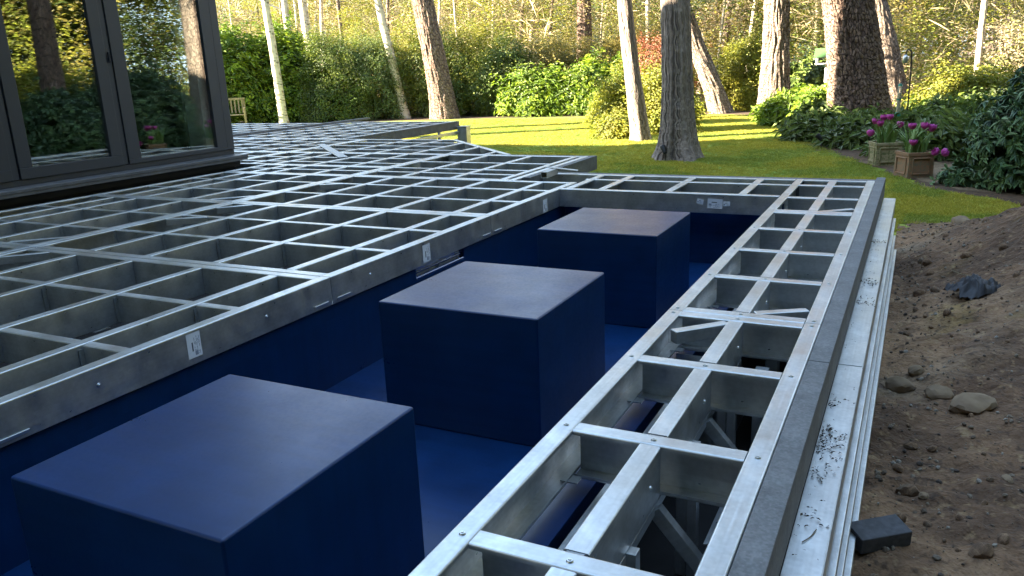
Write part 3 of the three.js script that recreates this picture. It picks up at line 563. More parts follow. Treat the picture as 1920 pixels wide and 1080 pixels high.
// ------------------------------------------------------------ trees
function trunkGeo(path, rad, { around = 24, rings = 60, amp = 0.01, fx = 9, fy = 2, flare = 0.3, roots = 0, dense = 0.5, seed = 1 }) {
  const c = new THREE.CatmullRomCurve3(path.map((p) => new THREE.Vector3(...p))), L = c.getLength(), pos = [], uv = [], idx = [];
  for (let j = 0; j <= rings; j++) {
    const t = Math.pow(j / rings, 1 / dense > 1 ? 1 / dense : 1), p = c.getPoint(t), y = p.y;
    const rr = rad[0] + (rad[1] - rad[0]) * t;
    for (let i = 0; i <= around; i++) {
      const a = (i % around) / around * 6.2832, ca = Math.cos(a), sa = Math.sin(a);
      let r = rr * (1 + flare * Math.exp(-y / (rad[0] * 1.1)) * (1 + roots * Math.cos(a * 5 + seed) + 0.5 * roots * Math.cos(a * 3 + 2 * seed)));
      const bx = ca * rad[0] * fx + seed * 3.1, bz = sa * rad[0] * fx, n1 = 1 - Math.abs(noise(bx, y * fy, bz)) * 2.4, n2 = noise(bx * 2.3, y * fy * 2.6, bz * 2.3);
      r += amp * (n1 * 0.9 + n2 * 0.5 - 0.5) + rr * 0.05 * noise(ca * 1.3, y * 0.5 + seed, sa * 1.3);
      pos.push(p.x + ca * r, y, p.z + sa * r); uv.push(i / around * Math.max(1, Math.round(6.2832 * rad[0])), t * L);
    }
  }
  for (let j = 0; j < rings; j++) for (let i = 0; i < around; i++) { const a = j * (around + 1) + i, b = a + around + 1; idx.push(a, b, a + 1, b, b + 1, a + 1); }
  const g = new THREE.BufferGeometry(); g.setAttribute('position', new THREE.Float32BufferAttribute(pos, 3)); g.setAttribute('uv', new THREE.Float32BufferAttribute(uv, 2)); g.setIndex(idx); g.computeVertexNormals(); return { g, c };
}
function limbs(c, n, y0, len, seed, r0 = 0.05, rise = 0.3) {      // branches leaving the trunk curve c above height y0
  const r = rng(seed), gs = [], tips = [], H = c.getPoint(1).y;
  for (let i = 0; i < n; i++) {
    const h = y0 + (H - y0) * Math.pow((i + r()) / n, 0.9), p = c.getPoint(Math.min(0.99, h / H)), a = r() * 6.283, l = len * (0.5 + 0.7 * r()) * (1 - 0.5 * h / H), up = rise * l * (0.4 + r());
    const e = new THREE.Vector3(p.x + l * Math.cos(a), p.y + up, p.z + l * Math.sin(a)), mid = p.clone().lerp(e, 0.5).add(new THREE.Vector3(0, -0.12 * l + 0.2 * l * r(), 0));
    const q = new THREE.CatmullRomCurve3([p, mid, e]); gs.push(new THREE.TubeGeometry(q, 6, r0 * (0.5 + 0.6 * r()), 5)); tips.push(q);
  }
  return { geo: gs.length ? mergeGeometries(gs) : null, tips };
}
function crownSpots(tips, per, spread, seed) {
  const r = rng(seed), out = [];
  for (const q of tips) for (let k = 0; k < per; k++) { const p = q.getPoint(0.35 + 0.65 * r()); out.push([p.x + spread * (r() - 0.5), p.y + 0.7 * spread * (r() - 0.5), p.z + spread * (r() - 0.5), 0.7 + 0.6 * r()]); }
  return out;
}
function tree(name, label, [x, z], { path, rad, bark, geo = {}, branches, crown, group, seed = 1, category = 'tree' }) {
  const g = thing(name, label, category, [x, 0, z], group);
  const { g: tg, c } = trunkGeo(path, rad, { seed, ...geo });
  const tr = part(g, 'trunk', tg, bark);
  if (branches) {
    const b = limbs(c, branches.n, branches.y0, branches.len, seed + 3, branches.r ?? rad[0] * 0.28, branches.rise ?? 0.3);
    if (b.geo) part(tr, 'limbs', b.geo, branches.bark ?? bark);
    if (crown) spray(g, 'crown', crown.kind, crown.hue, crown.mat ?? M.leaf, crownSpots(b.tips, crown.per, crown.spread, seed + 4), seed + 6);
  }
  return g;
}
const pineTop = { n: 16, y0: 9, len: 3.4 }, pineCrown = { kind: 'needle', hue: 'pine', per: 26, spread: 1.3 };
const lean = (dx, dz, h = 15, bend = 0.4) => [[0, -0.05, 0], [dx * 0.3, h * 0.25, dz * 0.3], [dx * 0.62 + bend * 0.3, h * 0.55, dz * 0.6], [dx, h, dz]];
tree('pine_tree', 'grey furrowed trunk with flared roots standing alone on the lawn', [-3.63, -13.55], { path: [[0, -0.05, 0], [-0.02, 1.2, 0], [-0.12, 3.6, 0], [-0.2, 8, 0], [0, 15, 0.2]], rad: [0.285, 0.15], bark: M.barkGrey, geo: { around: 110, rings: 300, amp: 0.022, fx: 14, fy: 1.1, flare: 0.5, roots: 0.45, dense: 0.55 }, branches: pineTop, crown: pineCrown, seed: 2 });
tree('pine_tree', 'huge reddish plated trunk behind the tulip pots', [-1.02, -18.2], { path: [[0, -0.05, 0], [-0.25, 1.6, 0], [-0.62, 3.6, 0], [-1.2, 9, 0], [-1.4, 17, 0]], rad: [0.58, 0.3], bark: M.barkPine, geo: { around: 190, rings: 330, amp: 0.045, fx: 17, fy: 4.2, flare: 0.22, roots: 0.15, dense: 0.5 }, branches: { n: 18, y0: 9, len: 4.5 }, crown: pineCrown, seed: 3 });
tree('pine_tree', 'sunlit straight brown trunk between the yellow bush and dark shrubs', [-3.55, -23.1], { path: [[0, -0.05, 0], [-0.02, 2, 0], [-0.1, 5, 0], [-0.1, 16, 0]], rad: [0.41, 0.2], bark: M.barkRed, geo: { around: 120, rings: 260, amp: 0.04, fx: 10, fy: 1.6, flare: 0.16, roots: 0.1 }, branches: pineTop, crown: pineCrown, seed: 4 });
tree('pale_tree', 'slim pale sunlit trunk leaning beside the lone grey trunk', [-5.22, -16.6], { path: [[0, -0.05, 0], [-0.15, 1, 0], [-0.42, 3.2, 0], [-0.6, 7, 0], [-0.4, 13, 0]], rad: [0.20, 0.09], bark: M.barkGrey, geo: { around: 48, rings: 140, amp: 0.02, fx: 8, fy: 0.9, flare: 0.2, roots: 0.3 }, branches: { n: 12, y0: 6, len: 2.6, rise: 0.7 }, crown: { kind: 'fine', hue: 'yellow', per: 14, spread: 1.2 }, seed: 5 });
tree('pine_tree', 'leaning brown pine trunk rising behind the far stone edged deck', [-14.25, -23.6], { path: [[0, -0.05, 0], [-0.25, 1.6, 0], [-0.72, 4.4, 0], [-1.3, 9, 0], [-1.5, 16, 0]], rad: [0.45, 0.2], bark: M.barkPine, geo: { around: 110, rings: 240, amp: 0.035, fx: 10, fy: 1.3, flare: 0.16, roots: 0.1 }, branches: pineTop, crown: pineCrown, seed: 6 });
tree('birch_tree', 'slanting pale birch trunk just left of the leaning pine', [-16.0, -23.8], { path: [[0, -0.05, 0], [-0.32, 1.6, 0], [-0.85, 4.4, 0], [-1.1, 8, 0], [-0.9, 13, 0]], rad: [0.17, 0.08], bark: M.barkBirch, geo: { around: 28, rings: 90, amp: 0.015, fx: 8, fy: 1, flare: 0.25 }, branches: { n: 12, y0: 5.5, len: 2.4, rise: 0.7 }, crown: { kind: 'fine', hue: 'yellow', per: 14, spread: 1.2 }, seed: 7 });
tree('birch_tree', 'white birch trunk at the right end of the bright laurel hedge', [-18.9, -20.9], { path: [[0, -0.05, 0], [-0.08, 1.6, 0], [-0.25, 4.6, 0], [-0.3, 8, 0], [0, 13, 0]], rad: [0.155, 0.08], bark: M.barkBirch, geo: { around: 26, rings: 90, amp: 0.014, fx: 8, fy: 1, flare: 0.2 }, branches: { n: 12, y0: 5.5, len: 2.4, rise: 0.7 }, crown: { kind: 'fine', hue: 'yellow', per: 14, spread: 1.2 }, seed: 8 });
tree('pine_tree', 'strongly leaning trunk that passes behind the lone grey trunk', [-5.35, -25.0], { path: [[0, -0.05, 0], [-0.35, 0.9, 0], [-0.95, 2.3, 0], [-1.55, 4.2, 0], [-2.2, 9, 0], [-2.3, 13, 0]], rad: [0.34, 0.15], bark: M.barkRed, geo: { around: 80, rings: 180, amp: 0.035, fx: 9, fy: 1.1, flare: 0.15 }, branches: { n: 12, y0: 6.5, len: 2.8 }, crown: pineCrown, seed: 9 });
tree('pine_tree', 'second reddish trunk leaning out behind the huge plated trunk', [-0.75, -28.6], { path: [[0, -0.05, 0], [-0.3, 1.5, 0], [-1.05, 4.2, 0], [-1.8, 9, 0], [-1.9, 15, 0]], rad: [0.44, 0.2], bark: M.barkRed, geo: { around: 80, rings: 180, amp: 0.035, fx: 9, fy: 1.6, flare: 0.18 }, branches: pineTop, crown: pineCrown, seed: 10 });
tree('pine_tree', 'straight brown trunk rising out of the bright green rhododendrons', [-13.1, -33.5], { path: lean(0.05, 0, 16, 0.1), rad: [0.36, 0.18], bark: M.barkPine, geo: { around: 70, rings: 160, amp: 0.03, fx: 9, fy: 1.6 }, branches: pineTop, crown: pineCrown, seed: 11 });
tree('birch_tree', 'white birch trunk rising behind the hedge, nearest the laurel', [-22.3, -25.7], { path: lean(-0.7, 0, 13), rad: [0.17, 0.08], bark: M.barkBirch, geo: { around: 24, rings: 60, amp: 0.01 }, branches: { n: 12, y0: 5, len: 2.4, rise: 0.7 }, crown: { kind: 'fine', hue: 'yellow', per: 12, spread: 1.2 }, seed: 12 });
tree('birch_tree', 'thicker white birch trunk behind the hedge, second from the laurel', [-23.0, -27.7], { path: lean(-0.9, 0, 13), rad: [0.23, 0.1], bark: M.barkBirch, geo: { around: 24, rings: 60, amp: 0.01 }, branches: { n: 12, y0: 5, len: 2.4, rise: 0.7 }, crown: { kind: 'fine', hue: 'yellow', per: 12, spread: 1.2 }, seed: 13 });
tree('pine_tree', 'distant red pine trunk seen between two pale birches', [-27.1, -39.6], { path: lean(0, 0, 18), rad: [0.28, 0.16], bark: M.barkRed, geo: { around: 40, rings: 90, amp: 0.02 }, branches: pineTop, crown: pineCrown, seed: 14 });
tree('young_tree', 'pale pole straight sapling at the right beside the blossom', [1.25, -24], { path: lean(-0.1, 0, 9, 0.1), rad: [0.085, 0.05], bark: M.barkBirch, geo: { around: 16, rings: 60, amp: 0.004 }, branches: { n: 8, y0: 4.5, len: 1.8, rise: 0.7 }, crown: { kind: 'fine', hue: 'yellow', per: 12, spread: 1 }, seed: 15 });
// trees mirrored in the panes and those that shade the lawn from the left
[['mossy dark trunk beyond the right edge, mirrored in the wide pane', [2.75, -11.75], 0.26], ['dark trunk beyond the right edge, mirrored beside the handle', [3.6, -10.7], 0.23], ['bright trunk beyond the right edge, mirrored next to the corner post', [5.3, -18.2], 0.3]].forEach(([l, p, r], i) => tree('pine_tree', l, p, { path: lean(-0.3, 0, 15), rad: [r, 0.14], bark: i === 2 ? M.barkRed : M.barkPine, geo: { around: 50, rings: 120, amp: 0.02, fx: 9, fy: 1.4 }, branches: pineTop, crown: pineCrown, seed: 30 + i }));
[[-14.5, -8.9, 0.6], [-19.2, -11.8, 0.3], [-23.5, -11.2, 0.34]].forEach(([x, z, r], i) => tree('pine_tree', `pine behind the house casting a shadow stripe over the lawn, ${['nearest', 'second', 'third'][i]} to the house`, [x, z], { path: lean(0.4, 0, 15), rad: [r, 0.16], bark: M.barkPine, geo: { around: 24, rings: 60, amp: 0.02 }, branches: { n: 12, y0: 12, len: 2.6 }, crown: pineCrown, seed: 40 + i }));

// ------------------------------------------------------------ shrubs round the lawn
const S = shrub;
[[-22.5, -20.0, 1.5], [-21.7, -21.5, 1.6], [-20.6, -23.0, 1.5]].forEach(([x, z, r], i) => S('laurel_shrub', ['bright green laurel nearest the house corner behind the bench', 'tall bright green laurel in the middle of its hedge', 'bright green laurel behind the first white birch'][i], [x, z], [r, 2.75 - 0.1 * i, r * 0.9], 'broad', 'laurel', 1500, 100 + i, { lump: 0.3 }));
[[-18.2, -22.9, 1.3, 2.3, 'hedge'], [-17.2, -23.9, 1.3, 2.2, 'dark'], [-16.4, -25.4, 1.5, 2.5, 'yellow'], [-15.2, -25.2, 1.4, 2.3, 'hedge'], [-14.1, -26.0, 1.4, 2.4, 'yellow'], [-12.9, -25.6, 1.4, 2.1, 'hedge'], [-11.8, -26.6, 1.5, 2.1, 'olive'], [-10.6, -27.2, 1.5, 1.9, 'olive'], [-18.8, -25.4, 1.6, 2.6, 'yellow'], [-20.4, -24.2, 1.5, 2.4, 'hedge']].forEach(([x, z, r, h, hue], i) => S('hedge_shrub', ['dark shrub beside the first white birch', 'twiggy dark shrub left of the slanting birch', 'yellow green shrub behind the slanting birch', 'mid green shrub left of the leaning pine foot', 'yellow green shrub behind the leaning pine', 'mid green shrub right of the leaning pine', 'olive brown shrub left of the bright rhododendrons', 'olive brown shrub above the bright rhododendrons', 'yellow shrub rising behind the hedge shrubs', 'green shrub behind the laurel and first birch'][i], [x, z], [r, h, r], 'small', hue, 1300, 120 + i, { lump: 0.4 }));
[[-11.3, -24.9, 1.25, 1.15], [-9.7, -25.2, 1.3, 1.25], [-8.5, -25.9, 1.2, 1.4]].forEach(([x, z, r, h], i) => S('rhododendron', ['bright green low rhododendron at the far lawn edge, left end', 'bright green low rhododendron in the middle of the far lawn edge', 'bright green low rhododendron left of the pale sunlit trunk'][i], [x, z], [r, h, r * 0.8], 'broad', 'laurel', 1100, 140 + i));
S('euonymus_shrub', 'yellow green loose shrub just left of the pale sunlit trunk', [-6.9, -20.3], [0.8, 1.0, 0.7], 'small', 'yellow', 900, 150, { lump: 0.8 });
S('euonymus_shrub', 'yellow green shrub between the pale sunlit trunk and grey trunk', [-5.3, -18.6], [0.75, 1.15, 0.6], 'small', 'yellow', 900, 151);
S('euonymus_shrub', 'low leafy shoots at the foot of the pale sunlit trunk', [-5.95, -17.1], [0.5, 0.35, 0.4], 'small', 'yellow', 260, 152, { lump: 0.6 });
S('pieris_shrub', 'red leaved shrub glimpsed beside the grey trunk', [-7.4, -25.5], [1.2, 1.9, 1.0], 'small', 'red', 900, 153, { lump: 0.45 });
S('olive_shrub', 'olive green shrub behind the red leaved one', [-9.2, -28.6], [1.8, 2.4, 1.4], 'small', 'olive', 1300, 154);
S('yellow_bush', 'brilliant yellow bush left of the straight sunlit trunk', [-4.75, -26.6], [1.15, 1.7, 0.9], 'small', 'yellow', 1500, 155);
S('holly_shrub', 'dark glossy holly right of the straight sunlit trunk', [-2.75, -24.6], [0.9, 1.15, 0.7], 'broad', 'dark', 1000, 156, { mat: M.leafWaxy });
S('laurel_shrub', 'green laurel low in front of the straight sunlit trunk', [-2.5, -20.8], [0.95, 0.55, 0.7], 'broad', 'laurel', 900, 157);
S('laurel_shrub', 'sunlit green shrub left of the huge plated trunk', [-1.95, -19.6], [0.5, 0.62, 0.5], 'broad', 'laurel', 500, 158);
S('laurel_shrub', 'dark low shrub at the foot of the huge plated trunk', [-1.75, -17.0], [0.5, 0.40, 0.55], 'broad', 'dark', 600, 159);
S('low_shrub', 'dark low evergreen behind the pale stone pot', [-0.75, -15.8], [0.7, 0.36, 0.6], 'broad', 'dark', 700, 160);
S('low_shrub', 'dark evergreen carpet behind the terracotta pot', [0.3, -14.5], [0.75, 0.40, 0.7], 'broad', 'dark', 900, 161);
S('low_shrub', 'dark leafy mound below the yellow bank', [0.8, -16.6], [1.0, 0.50, 0.9], 'broad', 'hedge', 900, 162);
S('low_shrub', 'leafy mound right of the bird feeder pole', [1.3, -18.6], [1.2, 0.5, 1.0], 'small', 'dark', 900, 163);
S('golden_shrub', 'bright golden low shrub in the sun past the feeder', [0.95, -20.6], [1.3, 0.95, 0.9], 'small', 'yellow', 1300, 164);
S('blossom_shrub', 'shrub with pale pink white blossom at the right', [2.2, -24.6], [1.2, 2.1, 1.0], 'small', 'blossom', 330, 165, { lump: 0.6 });
S('rhododendron', 'large dark rhododendron filling the right edge above the soil', [1.85, -11.3], [1.2, 1.15, 1.0], 'whorl', 'rhodo', 2300, 166, { mat: M.leafWaxy, lump: 0.28, y0: 0.35 });
S('rhododendron', 'tall dark rhododendron standing behind the large one', [2.75, -13.9], [1.5, 1.6, 1.2], 'whorl', 'rhodo', 2000, 167, { mat: M.leafWaxy, lump: 0.3, y0: 0.4 });
S('rhododendron', 'small low rhododendron shoot spreading over the bare soil', [0.62, -11.35], [0.35, 0.2, 0.3], 'whorl', 'rhodo', 60, 168, { mat: M.leafWaxy, y0: 0.06 });
// shrubs outside the frame that the panes mirror
[[5.2, -9.8, 1.3, 0.7, 'laurel'], [8.6, -10.6, 1.6, 0.9, 'laurel'], [6.4, -16.8, 1.5, 1.3, 'yellow'], [4.4, -15.4, 1.1, 0.9, 'hedge'], [10.5, -16.6, 1.8, 1.8, 'yellow'], [12, -12, 1.8, 1.5, 'laurel']].forEach(([x, z, r, h, hue], i) => S('garden_shrub', ['low laurel beyond the right edge of the soil', 'green laurel beyond the right edge', 'yellow green shrub beyond the right edge', 'hedge shrub beyond the right edge behind the rhododendrons', 'tall yellow shrub far beyond the right edge', 'bright laurel far beyond the right edge'][i], [x, z], [r, h, r], 'broad', hue, 800, 180 + i));
// ------------------------------------------------------------ woodland behind
{
  const r = rng(900); let k = 0;
  for (let i = 0; i < 120; i++) {
    const z = -33 - 42 * Math.pow(r(), 0.8), a = -0.95 + 1.2 * (i + r()) / 120, x = Math.tan(a) * -z * 1.0 + 0, rd = 0.07 + 0.14 * r(), birch = r() < 0.4;
    tree('woodland_tree', 'slender woodland tree among many behind the garden', [x, z], { path: lean((r() - 0.5) * 2.4, 0, 9 + 6 * r()), rad: [rd, rd * 0.4], bark: birch ? M.barkBirch : r() < 0.5 ? M.barkThin : M.barkRed, geo: { around: 9, rings: 26, amp: 0.004 }, branches: { n: 16, y0: 2.4, len: 2.8, r: 0.016, rise: 0.55, bark: M.barkPine }, crown: { kind: r() < 0.75 ? 'tree' : 'twig', hue: ['yellow', 'olive', 'yellow', 'tan', 'hedge'][Math.floor(r() * 5)], per: 11, spread: 1.7, mat: M.leaf }, group: 'slender trees of the background woodland', seed: 300 + i });
  }
  { // woods to the right and behind, mirrored in the panes and closing off the low sky
    const w = new THREE.Group(); w.name = 'surrounding_woodland'; scene.add(w); tag(w, 'dense woodland closing round the garden, mirrored in the panes', 'woodland', undefined, 'stuff');
    const bag = { yellow: [], olive: [], hedge: [], dark: [] }, keys = ['yellow', 'olive', 'hedge', 'dark'];
    for (let i = 0; i < 26000; i++) {
      const a = -0.98 + 3.1 * r(), d = 15 + 20 * Math.pow(r(), 1.4), x = Math.cos(a) * d + 2, z = Math.sin(a) * d - 6, y = 0.2 + 20 * Math.pow(r(), 0.9);
      if (fbm(x * 0.2, y * 0.2, z * 0.2, 3) < -0.12) continue;
      const h = fbm(x * 0.12 + 9, y * 0.15, z * 0.12, 2); bag[keys[h < 0.02 ? 0 : h < 0.10 ? 1 : h < 0.2 ? 2 : 3]].push([x, y, z, 1.3 + 0.9 * r()]);
    }
    for (const k of keys) spray(w, 'foliage', 'mass', k, M.leaf, bag[k], 960);
  }
  for (let i = 0; i < 22; i++) { // slim sunlit stems just behind the hedge
    const z = -28.5 - 7 * r(), a = -0.86 + 0.72 * (i + 0.7 * r()) / 22, rd = 0.05 + 0.07 * r();
    tree('slim_tree', 'slim sunlit stem rising just behind the hedge', [Math.tan(a) * -z, z], { path: lean((r() - 0.5) * 1.6, 0, 9 + 3 * r()), rad: [rd, rd * 0.45], bark: r() < 0.6 ? M.barkBirch : M.barkRed, geo: { around: 10, rings: 30, amp: 0.004 }, branches: { n: 12, y0: 3.2, len: 1.8, r: 0.012, rise: 0.6, bark: M.barkPine }, crown: { kind: 'fine', hue: r() < 0.6 ? 'yellow' : 'tan', per: 5, spread: 1.1 }, group: 'slim stems just behind the hedge', seed: 500 + i });
  }
  // understorey that reads as one mass
  const g = new THREE.Group(); g.name = 'woodland_understorey'; g.userData.kind = 'stuff'; scene.add(g);
  tag(g, 'hazy mass of spring leaves and bare twigs behind the garden', 'woodland', undefined, 'stuff');
  const lots = { yellow: [], olive: [], tan: [], hedge: [], twig: [] };
  for (let i = 0; i < 30000; i++) {
    const z = -29 - 55 * Math.pow(r(), 1.1), a = -1.0 + 1.35 * r(), x = Math.tan(a) * -z, d = -z;
    const top = 1.6 + 0.10 * d + 6.5 * sat(0.5 + 1.5 * fbm(x * 0.10, 0, z * 0.10, 3)) * sat((d - 24) / 26), y = 0.1 + top * Math.pow(r(), 1.0);
    const n = fbm(x * 0.28, y * 0.4, z * 0.28, 3); if (n < -0.04 || (y > 2.2 && r() < 0.35)) continue;
    const h = fbm(x * 0.13 + 40, y * 0.2, z * 0.13, 2) + 0.22 * (r() - 0.5);
    const key = h < -0.14 ? 'hedge' : h < 0.0 ? 'olive' : h < 0.17 ? 'yellow' : 'tan';
    ((key === 'tan' && r() < 0.4) || (y > 2.2 && r() < 0.10) ? lots.twig : lots[key]).push([x, y, z, 0.8 + 0.7 * r()]);
  }
  for (let i = 0; i < 9000; i++) { const d = 70 + 40 * r(), a = -1.0 + 1.35 * r(); (r() < 0.6 ? lots.tan : lots.olive).push([Math.tan(a) * d, 0.3 + 15 * r(), -d, 2.0 + 1.2 * r()]); }
  for (const hue of ['yellow', 'olive', 'tan', 'hedge']) spray(g, 'foliage', 'tree', hue, M.leaf, lots[hue], 950);
  spray(g, 'foliage', 'twig', 'tan', M.twig, lots.twig, 951);
}
// ------------------------------------------------------------ grass
{
  const r = rng(55), tuft = [1, 2, 3].map((s) => { const q = rng(s * 13), out = []; for (let i = 0; i < 9; i++) out.push([leafGeo(0.022 + 0.022 * q(), 0.006, 0.1, 0.2), mat4(0.07 * (q() - 0.5), 0, 0.07 * (q() - 0.5), -0.35 - 0.8 * q(), q() * 6.283, 0)]); return blades(out); });
  const spots = [];
  while (spots.length < 80000) {
    const d = 8.2 + 18 * Math.pow(r(), 1.5), a = -0.62 + 0.82 * r(), x = Math.sin(a) * d + 0.0, z = -Math.cos(a) * d;
    if (z > -7.15 || (x < -3.1 && z > -8.45) || (x < -4 && z > -8.4 + (x + 4) * 0.98 && x > -6) || (x < -5.9 && z > -10.15) || (x < -7.85 && z > -13.7)) continue;
    if (x > -0.1 && z > -8.6) continue;
    // right border of the lawn
    const bx = z > -10.9 ? 0.2 + (z + 10.9) * 0.9 : z > -13.9 ? 0.2 + (z + 10.9) * 0.38 : z > -18.2 ? -0.95 + (z + 13.9) * 0.34 : -2.4 + (z + 18.2) * 0.16;
    if (x > bx + 0.1 * (r() - 0.5)) continue;
    if (z < -24.1 + 0.1 * x * 0 && x > -9) continue; if (z < -23.2 && x <= -9) continue;
    spots.push([x, 0, z, (0.7 + 0.6 * r()) * (0.8 + 0.5 * sat(0.5 + 2 * fbm(x * 0.8, 1, z * 0.8, 3)))]);
  }
  const g = new THREE.Group(); g.name = 'grass'; scene.add(g); tag(g, 'short mossy lawn grass round the deck', 'grass', undefined, 'stuff');
  G.tuft = tuft; HUE.lawn = [[0.47, 0.42, 0.06], [0.56, 0.48, 0.075], [0.37, 0.38, 0.05]]; HUE.clover = [[0.32, 0.37, 0.06], [0.41, 0.42, 0.065], [0.24, 0.31, 0.05]];
  const green = ([x, , z]) => fbm(x * 0.7 + 5, 3, z * 0.7, 4) + 0.25 * fbm(x * 4, 8, z * 4, 2) > 0.03;
  for (const [hue, want] of [['lawn', false], ['clover', true]]) spray(g, 'blades', 'tuft', hue, M.grass, spots.filter((s) => green(s) === want).map((s) => [...s, 0, r() * 6.283]), 71);
}
// ------------------------------------------------------------ soil: stones, gravel, scraps
const onSoil = (x, z) => Math.max(0.006, soilH(x, z + 0.4 * 0.35 * fbm(x * 0.9, 7, z * 0.9, 3)));
function rockGeo(seed, sx, sy, sz, detail = 3) { const g = new THREE.IcosahedronGeometry(1, detail), p = g.attributes.position; for (let i = 0; i < p.count; i++) { const x = p.getX(i), y = p.getY(i), z = p.getZ(i), k = 1 + 0.45 * fbm(x * 1.1 + seed, y * 1.1, z * 1.1, 3); p.setXYZ(i, x * k * sx, y * k * sy, z * k * sz); } const uv = g.attributes.uv; for (let i = 0; i < p.count; i++) uv.setXY(i, p.getX(i) + p.getY(i), p.getZ(i)); g.computeVertexNormals(); return toCreasedNormals(g, 0.5); }
[['brownish flat stone, largest on the soil near the rail', 0.33, -3.92, 0.12, 0.045, 0.075, 1], ['angular pale stone touching the largest flat stone', 0.20, -4.07, 0.065, 0.05, 0.06, 2], ['mossy brown stone close beside the bottom rail', 0.03, -4.15, 0.07, 0.045, 0.05, 3], ['smaller stone just behind the mossy brown one', 0.10, -4.32, 0.045, 0.03, 0.035, 4], ['pale flat stone on the crest of the soil heap', 0.42, -7.95, 0.13, 0.06, 0.07, 5], ['grey lump half buried at the right of the heap', 1.25, -6.7, 0.16, 0.12, 0.12, 6], ['white pebble near the grey brick', 0.14, -3.05, 0.022, 0.014, 0.016, 7], ['small pale stone out on the bare soil', 0.42, -3.25, 0.03, 0.016, 0.02, 8]].forEach(([l, x, z, a, b, c, s]) => { const m = shade(new THREE.Mesh(rockGeo(s, a, b, c), M.rock)); m.name = numbered('stone'); m.position.set(x, onSoil(x, z) + b * 0.25, z); m.rotation.y = s; scene.add(m); tag(m, l, 'stone'); });
{
  const r = rng(8), n = 2600, sets = [1, 2, 3].map((s) => rockGeo(s * 11, 1, 0.7, 0.85, 0)), cols = [[0.16, 0.125, 0.09], [0.11, 0.08, 0.055], [0.24, 0.21, 0.17], [0.06, 0.045, 0.035]];
  const g = new THREE.Group(); g.name = 'gravel'; scene.add(g); tag(g, 'scattered gravel and crumbs over the soil bank', 'gravel', undefined, 'stuff');
  sets.forEach((geo) => {
    const im = shade(new THREE.InstancedMesh(geo, M.pebble, n)); im.name = 'stones'; im.userData.kind = 'stuff';
    for (let i = 0; i < n; i++) {
      const x = -0.04 + 3.2 * Math.pow(r(), 1.3), z = -0.8 - 8 * Math.pow(r(), 0.8), s = 0.003 + 0.013 * Math.pow(r(), 5);
      im.setMatrixAt(i, _m.compose(new THREE.Vector3(x, onSoil(x, z) + s * 0.2, z), _q.setFromEuler(_e.set(r() * 6, r() * 6, r() * 6)), new THREE.Vector3(s, s, s)));
      const c = cols[Math.floor(r() * 4)]; im.setColorAt(i, _c.setRGB(...c));
    }
    g.add(im);
    const clods = shade(new THREE.InstancedMesh(rockGeo(7, 1, 0.75, 0.9, 2), M.clod, 130)); clods.name = 'clods'; clods.userData.kind = 'stuff';
    for (let i = 0; i < 130; i++) { const x = 0.0 + 2.6 * Math.pow(r(), 1.2), z = -1.2 - 7.2 * r(), s = 0.010 + 0.035 * Math.pow(r(), 3); clods.setMatrixAt(i, _m.compose(new THREE.Vector3(x, onSoil(x, z) + s * 0.1, z), _q.setFromEuler(_e.set(r() * 6, r() * 6, r() * 6)), new THREE.Vector3(s, s * 0.8, s))); }
    g.add(clods);
  });
}
